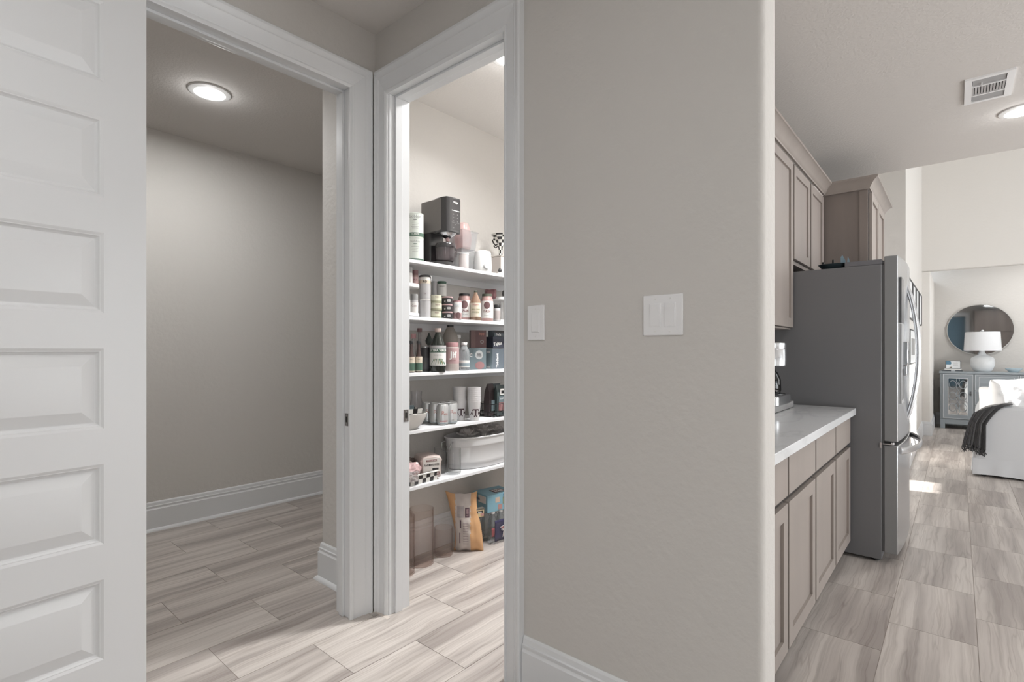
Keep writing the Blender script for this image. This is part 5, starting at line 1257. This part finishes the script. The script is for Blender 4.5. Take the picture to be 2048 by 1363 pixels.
bag_rect('printed_bar', -.032, -.024, .150, .200, pm_('label_plum', (0, 0, 0)), 3); bag_rect('printed_bar', -.036, -.030, .055, .120, pm_('label_plum', (0, 0, 0)), 3)
for i in range(9): bag_rect('printed_line', -.012, .020, .050+.016*i, .054+.016*i, pm_('print_mauve', (160, 140, 142)), 3)
# pack of water bottles
Y, mp = spot(978, -2.33)
wp = thing('water_bottle_pack', 'shrink-wrapped pack of water bottles with a navy and red wrap on the pantry floor', 'bottles', (-2.300, Y+.050, 0.0005), R(90-8))
bme = MB().lathe([(0, 0), (.028, 0), (.031, .008), (.031, .04), (.0295, .045), (.031, .05), (.031, .085), (.0295, .09), (.031, .095), (.031, .120), (.026, .150), (.0135, .172), (.0125, .186), (0, .186)], 20).mesh('bottle', thin('bottle_plastic', sr(248, 250, 251), sr(178, 182, 185), gloss=.12, milk=.05))
cme = MB().lathe([(0, .1865), (.0145, .1865), (.0145, .1985), (.012, .200), (0, .200)], 16).mesh('bottle_cap', LWH)
for i in range(3):
    for j in range(3):
        o = link('bottle', bme, wp); o.location = (-.066+.066*i, -.03+.066*j, .001)
        c = link('bottle_cap', cme, o)
def wrap(name, x0, x1, z0, z1, m_, yy=-.0640, n=12, bul=.004):
    q = MB()
    def fn(u, v): x = x0+(x1-x0)*u; return (x, yy-bul*abs(math.cos(x*PI/.066))-.004*noise.noise(Vector((x*30, v*6, 3))), z0+(z1-z0)*v)
    q.grid(fn, n, 6); o = q.obj(name, m_, wp); s = o.modifiers.new('solid', 'SOLIDIFY'); s.thickness = .0008; return o
wrap('wrap_navy', -.078, .100, .018, .150, pm_('wrap_navy', (58, 56, 84), .2)); 
wrap('wrap_red', -.102, -.080, .050, .105, pm_('wrap_red', (140, 72, 76), .2), n=4)
star = []
for k in range(10):
    a = PI/2+2*PI*k/10; rd = .062 if k % 2 == 0 else .030; star.append((.020+rd*math.cos(a), rd*math.sin(a)))
MB().prism([(x*1.0, y) for x, y in star], 0, .001, M=Matrix.Translation((0, -.0705, .085)) @ MX).obj('star_outline', T['white'], wp)
MB().prism([(.020+(x-.020)*.9, y*.9) for x, y in star], 0, .001, M=Matrix.Translation((0, -.0717, .085)) @ MX).obj('star', pm_('wrap_red', (0, 0, 0)), wp)
text('OZARKA', .024, T['white'], wp, x=.020, y=-.0730, z=.085, bold=.03)
q = MB(); q.grid(lambda u, v: (-.104+.206*u, -.068-.003*math.sin(u*40), .004+.012*v), 30, 2); q.obj('film_edge', MATS['crinkled_film'], wp)
# blue snack carton on the bottles
sb_ = carton('snack_carton', 'bright blue snack carton with colourful prints lying on the water bottles', 'box', None, (-2.335, Y+.046, .2015), (.215, .160, .110), R(90-10), pm_('carton_blue', (122, 168, 186), .4),
    [('f', -.20, -.04, .50, .80, pm_('print_cream', (206, 170, 140))), ('f', .08, .22, .35, .75, pm_('print_lime', (140, 150, 96))), ('f', -.10, .05, .08, .36, pm_('print_coral', (196, 124, 116))), ('f', .28, .42, .10, .45, pm_('print_orange', (206, 150, 110))), ('l', -.40, .10, .50, .90, PW), ('t', -.1, .30, -.30, .10, PMR), ('t', -.06, .26, -.25, .05, PW)],
    [('t', 'MOTT', .030, .10, -.10, T['maroon'], dict(bold=.03)), ('l', 'fruit', .026, .12, .70, T['navy'], dict(bold=.03)), ('f', 'SNACK', .028, .30, .85, T['navy'], dict(bold=.03))])
fl_ = carton('snack_carton', 'small loose multicoloured snack box tucked between the tan bag and the blue carton', 'box', None, (-2.262, spot(957, -2.262)[0], .2015), (.070, .030, .058), R(70), pm_('carton_dark_multi', (96, 92, 84), .4),
    [('f', -.42, .42, .12, .85, pm_('print_gold', (168, 150, 100))), ('f', -.30, .34, .52, .76, PBK), ('f', .1, .42, .2, .48, pm_('print_coral', (0, 0, 0)))], [('f', 'nuts', .015, .02, .63, T['white'], dict(bold=.02))])
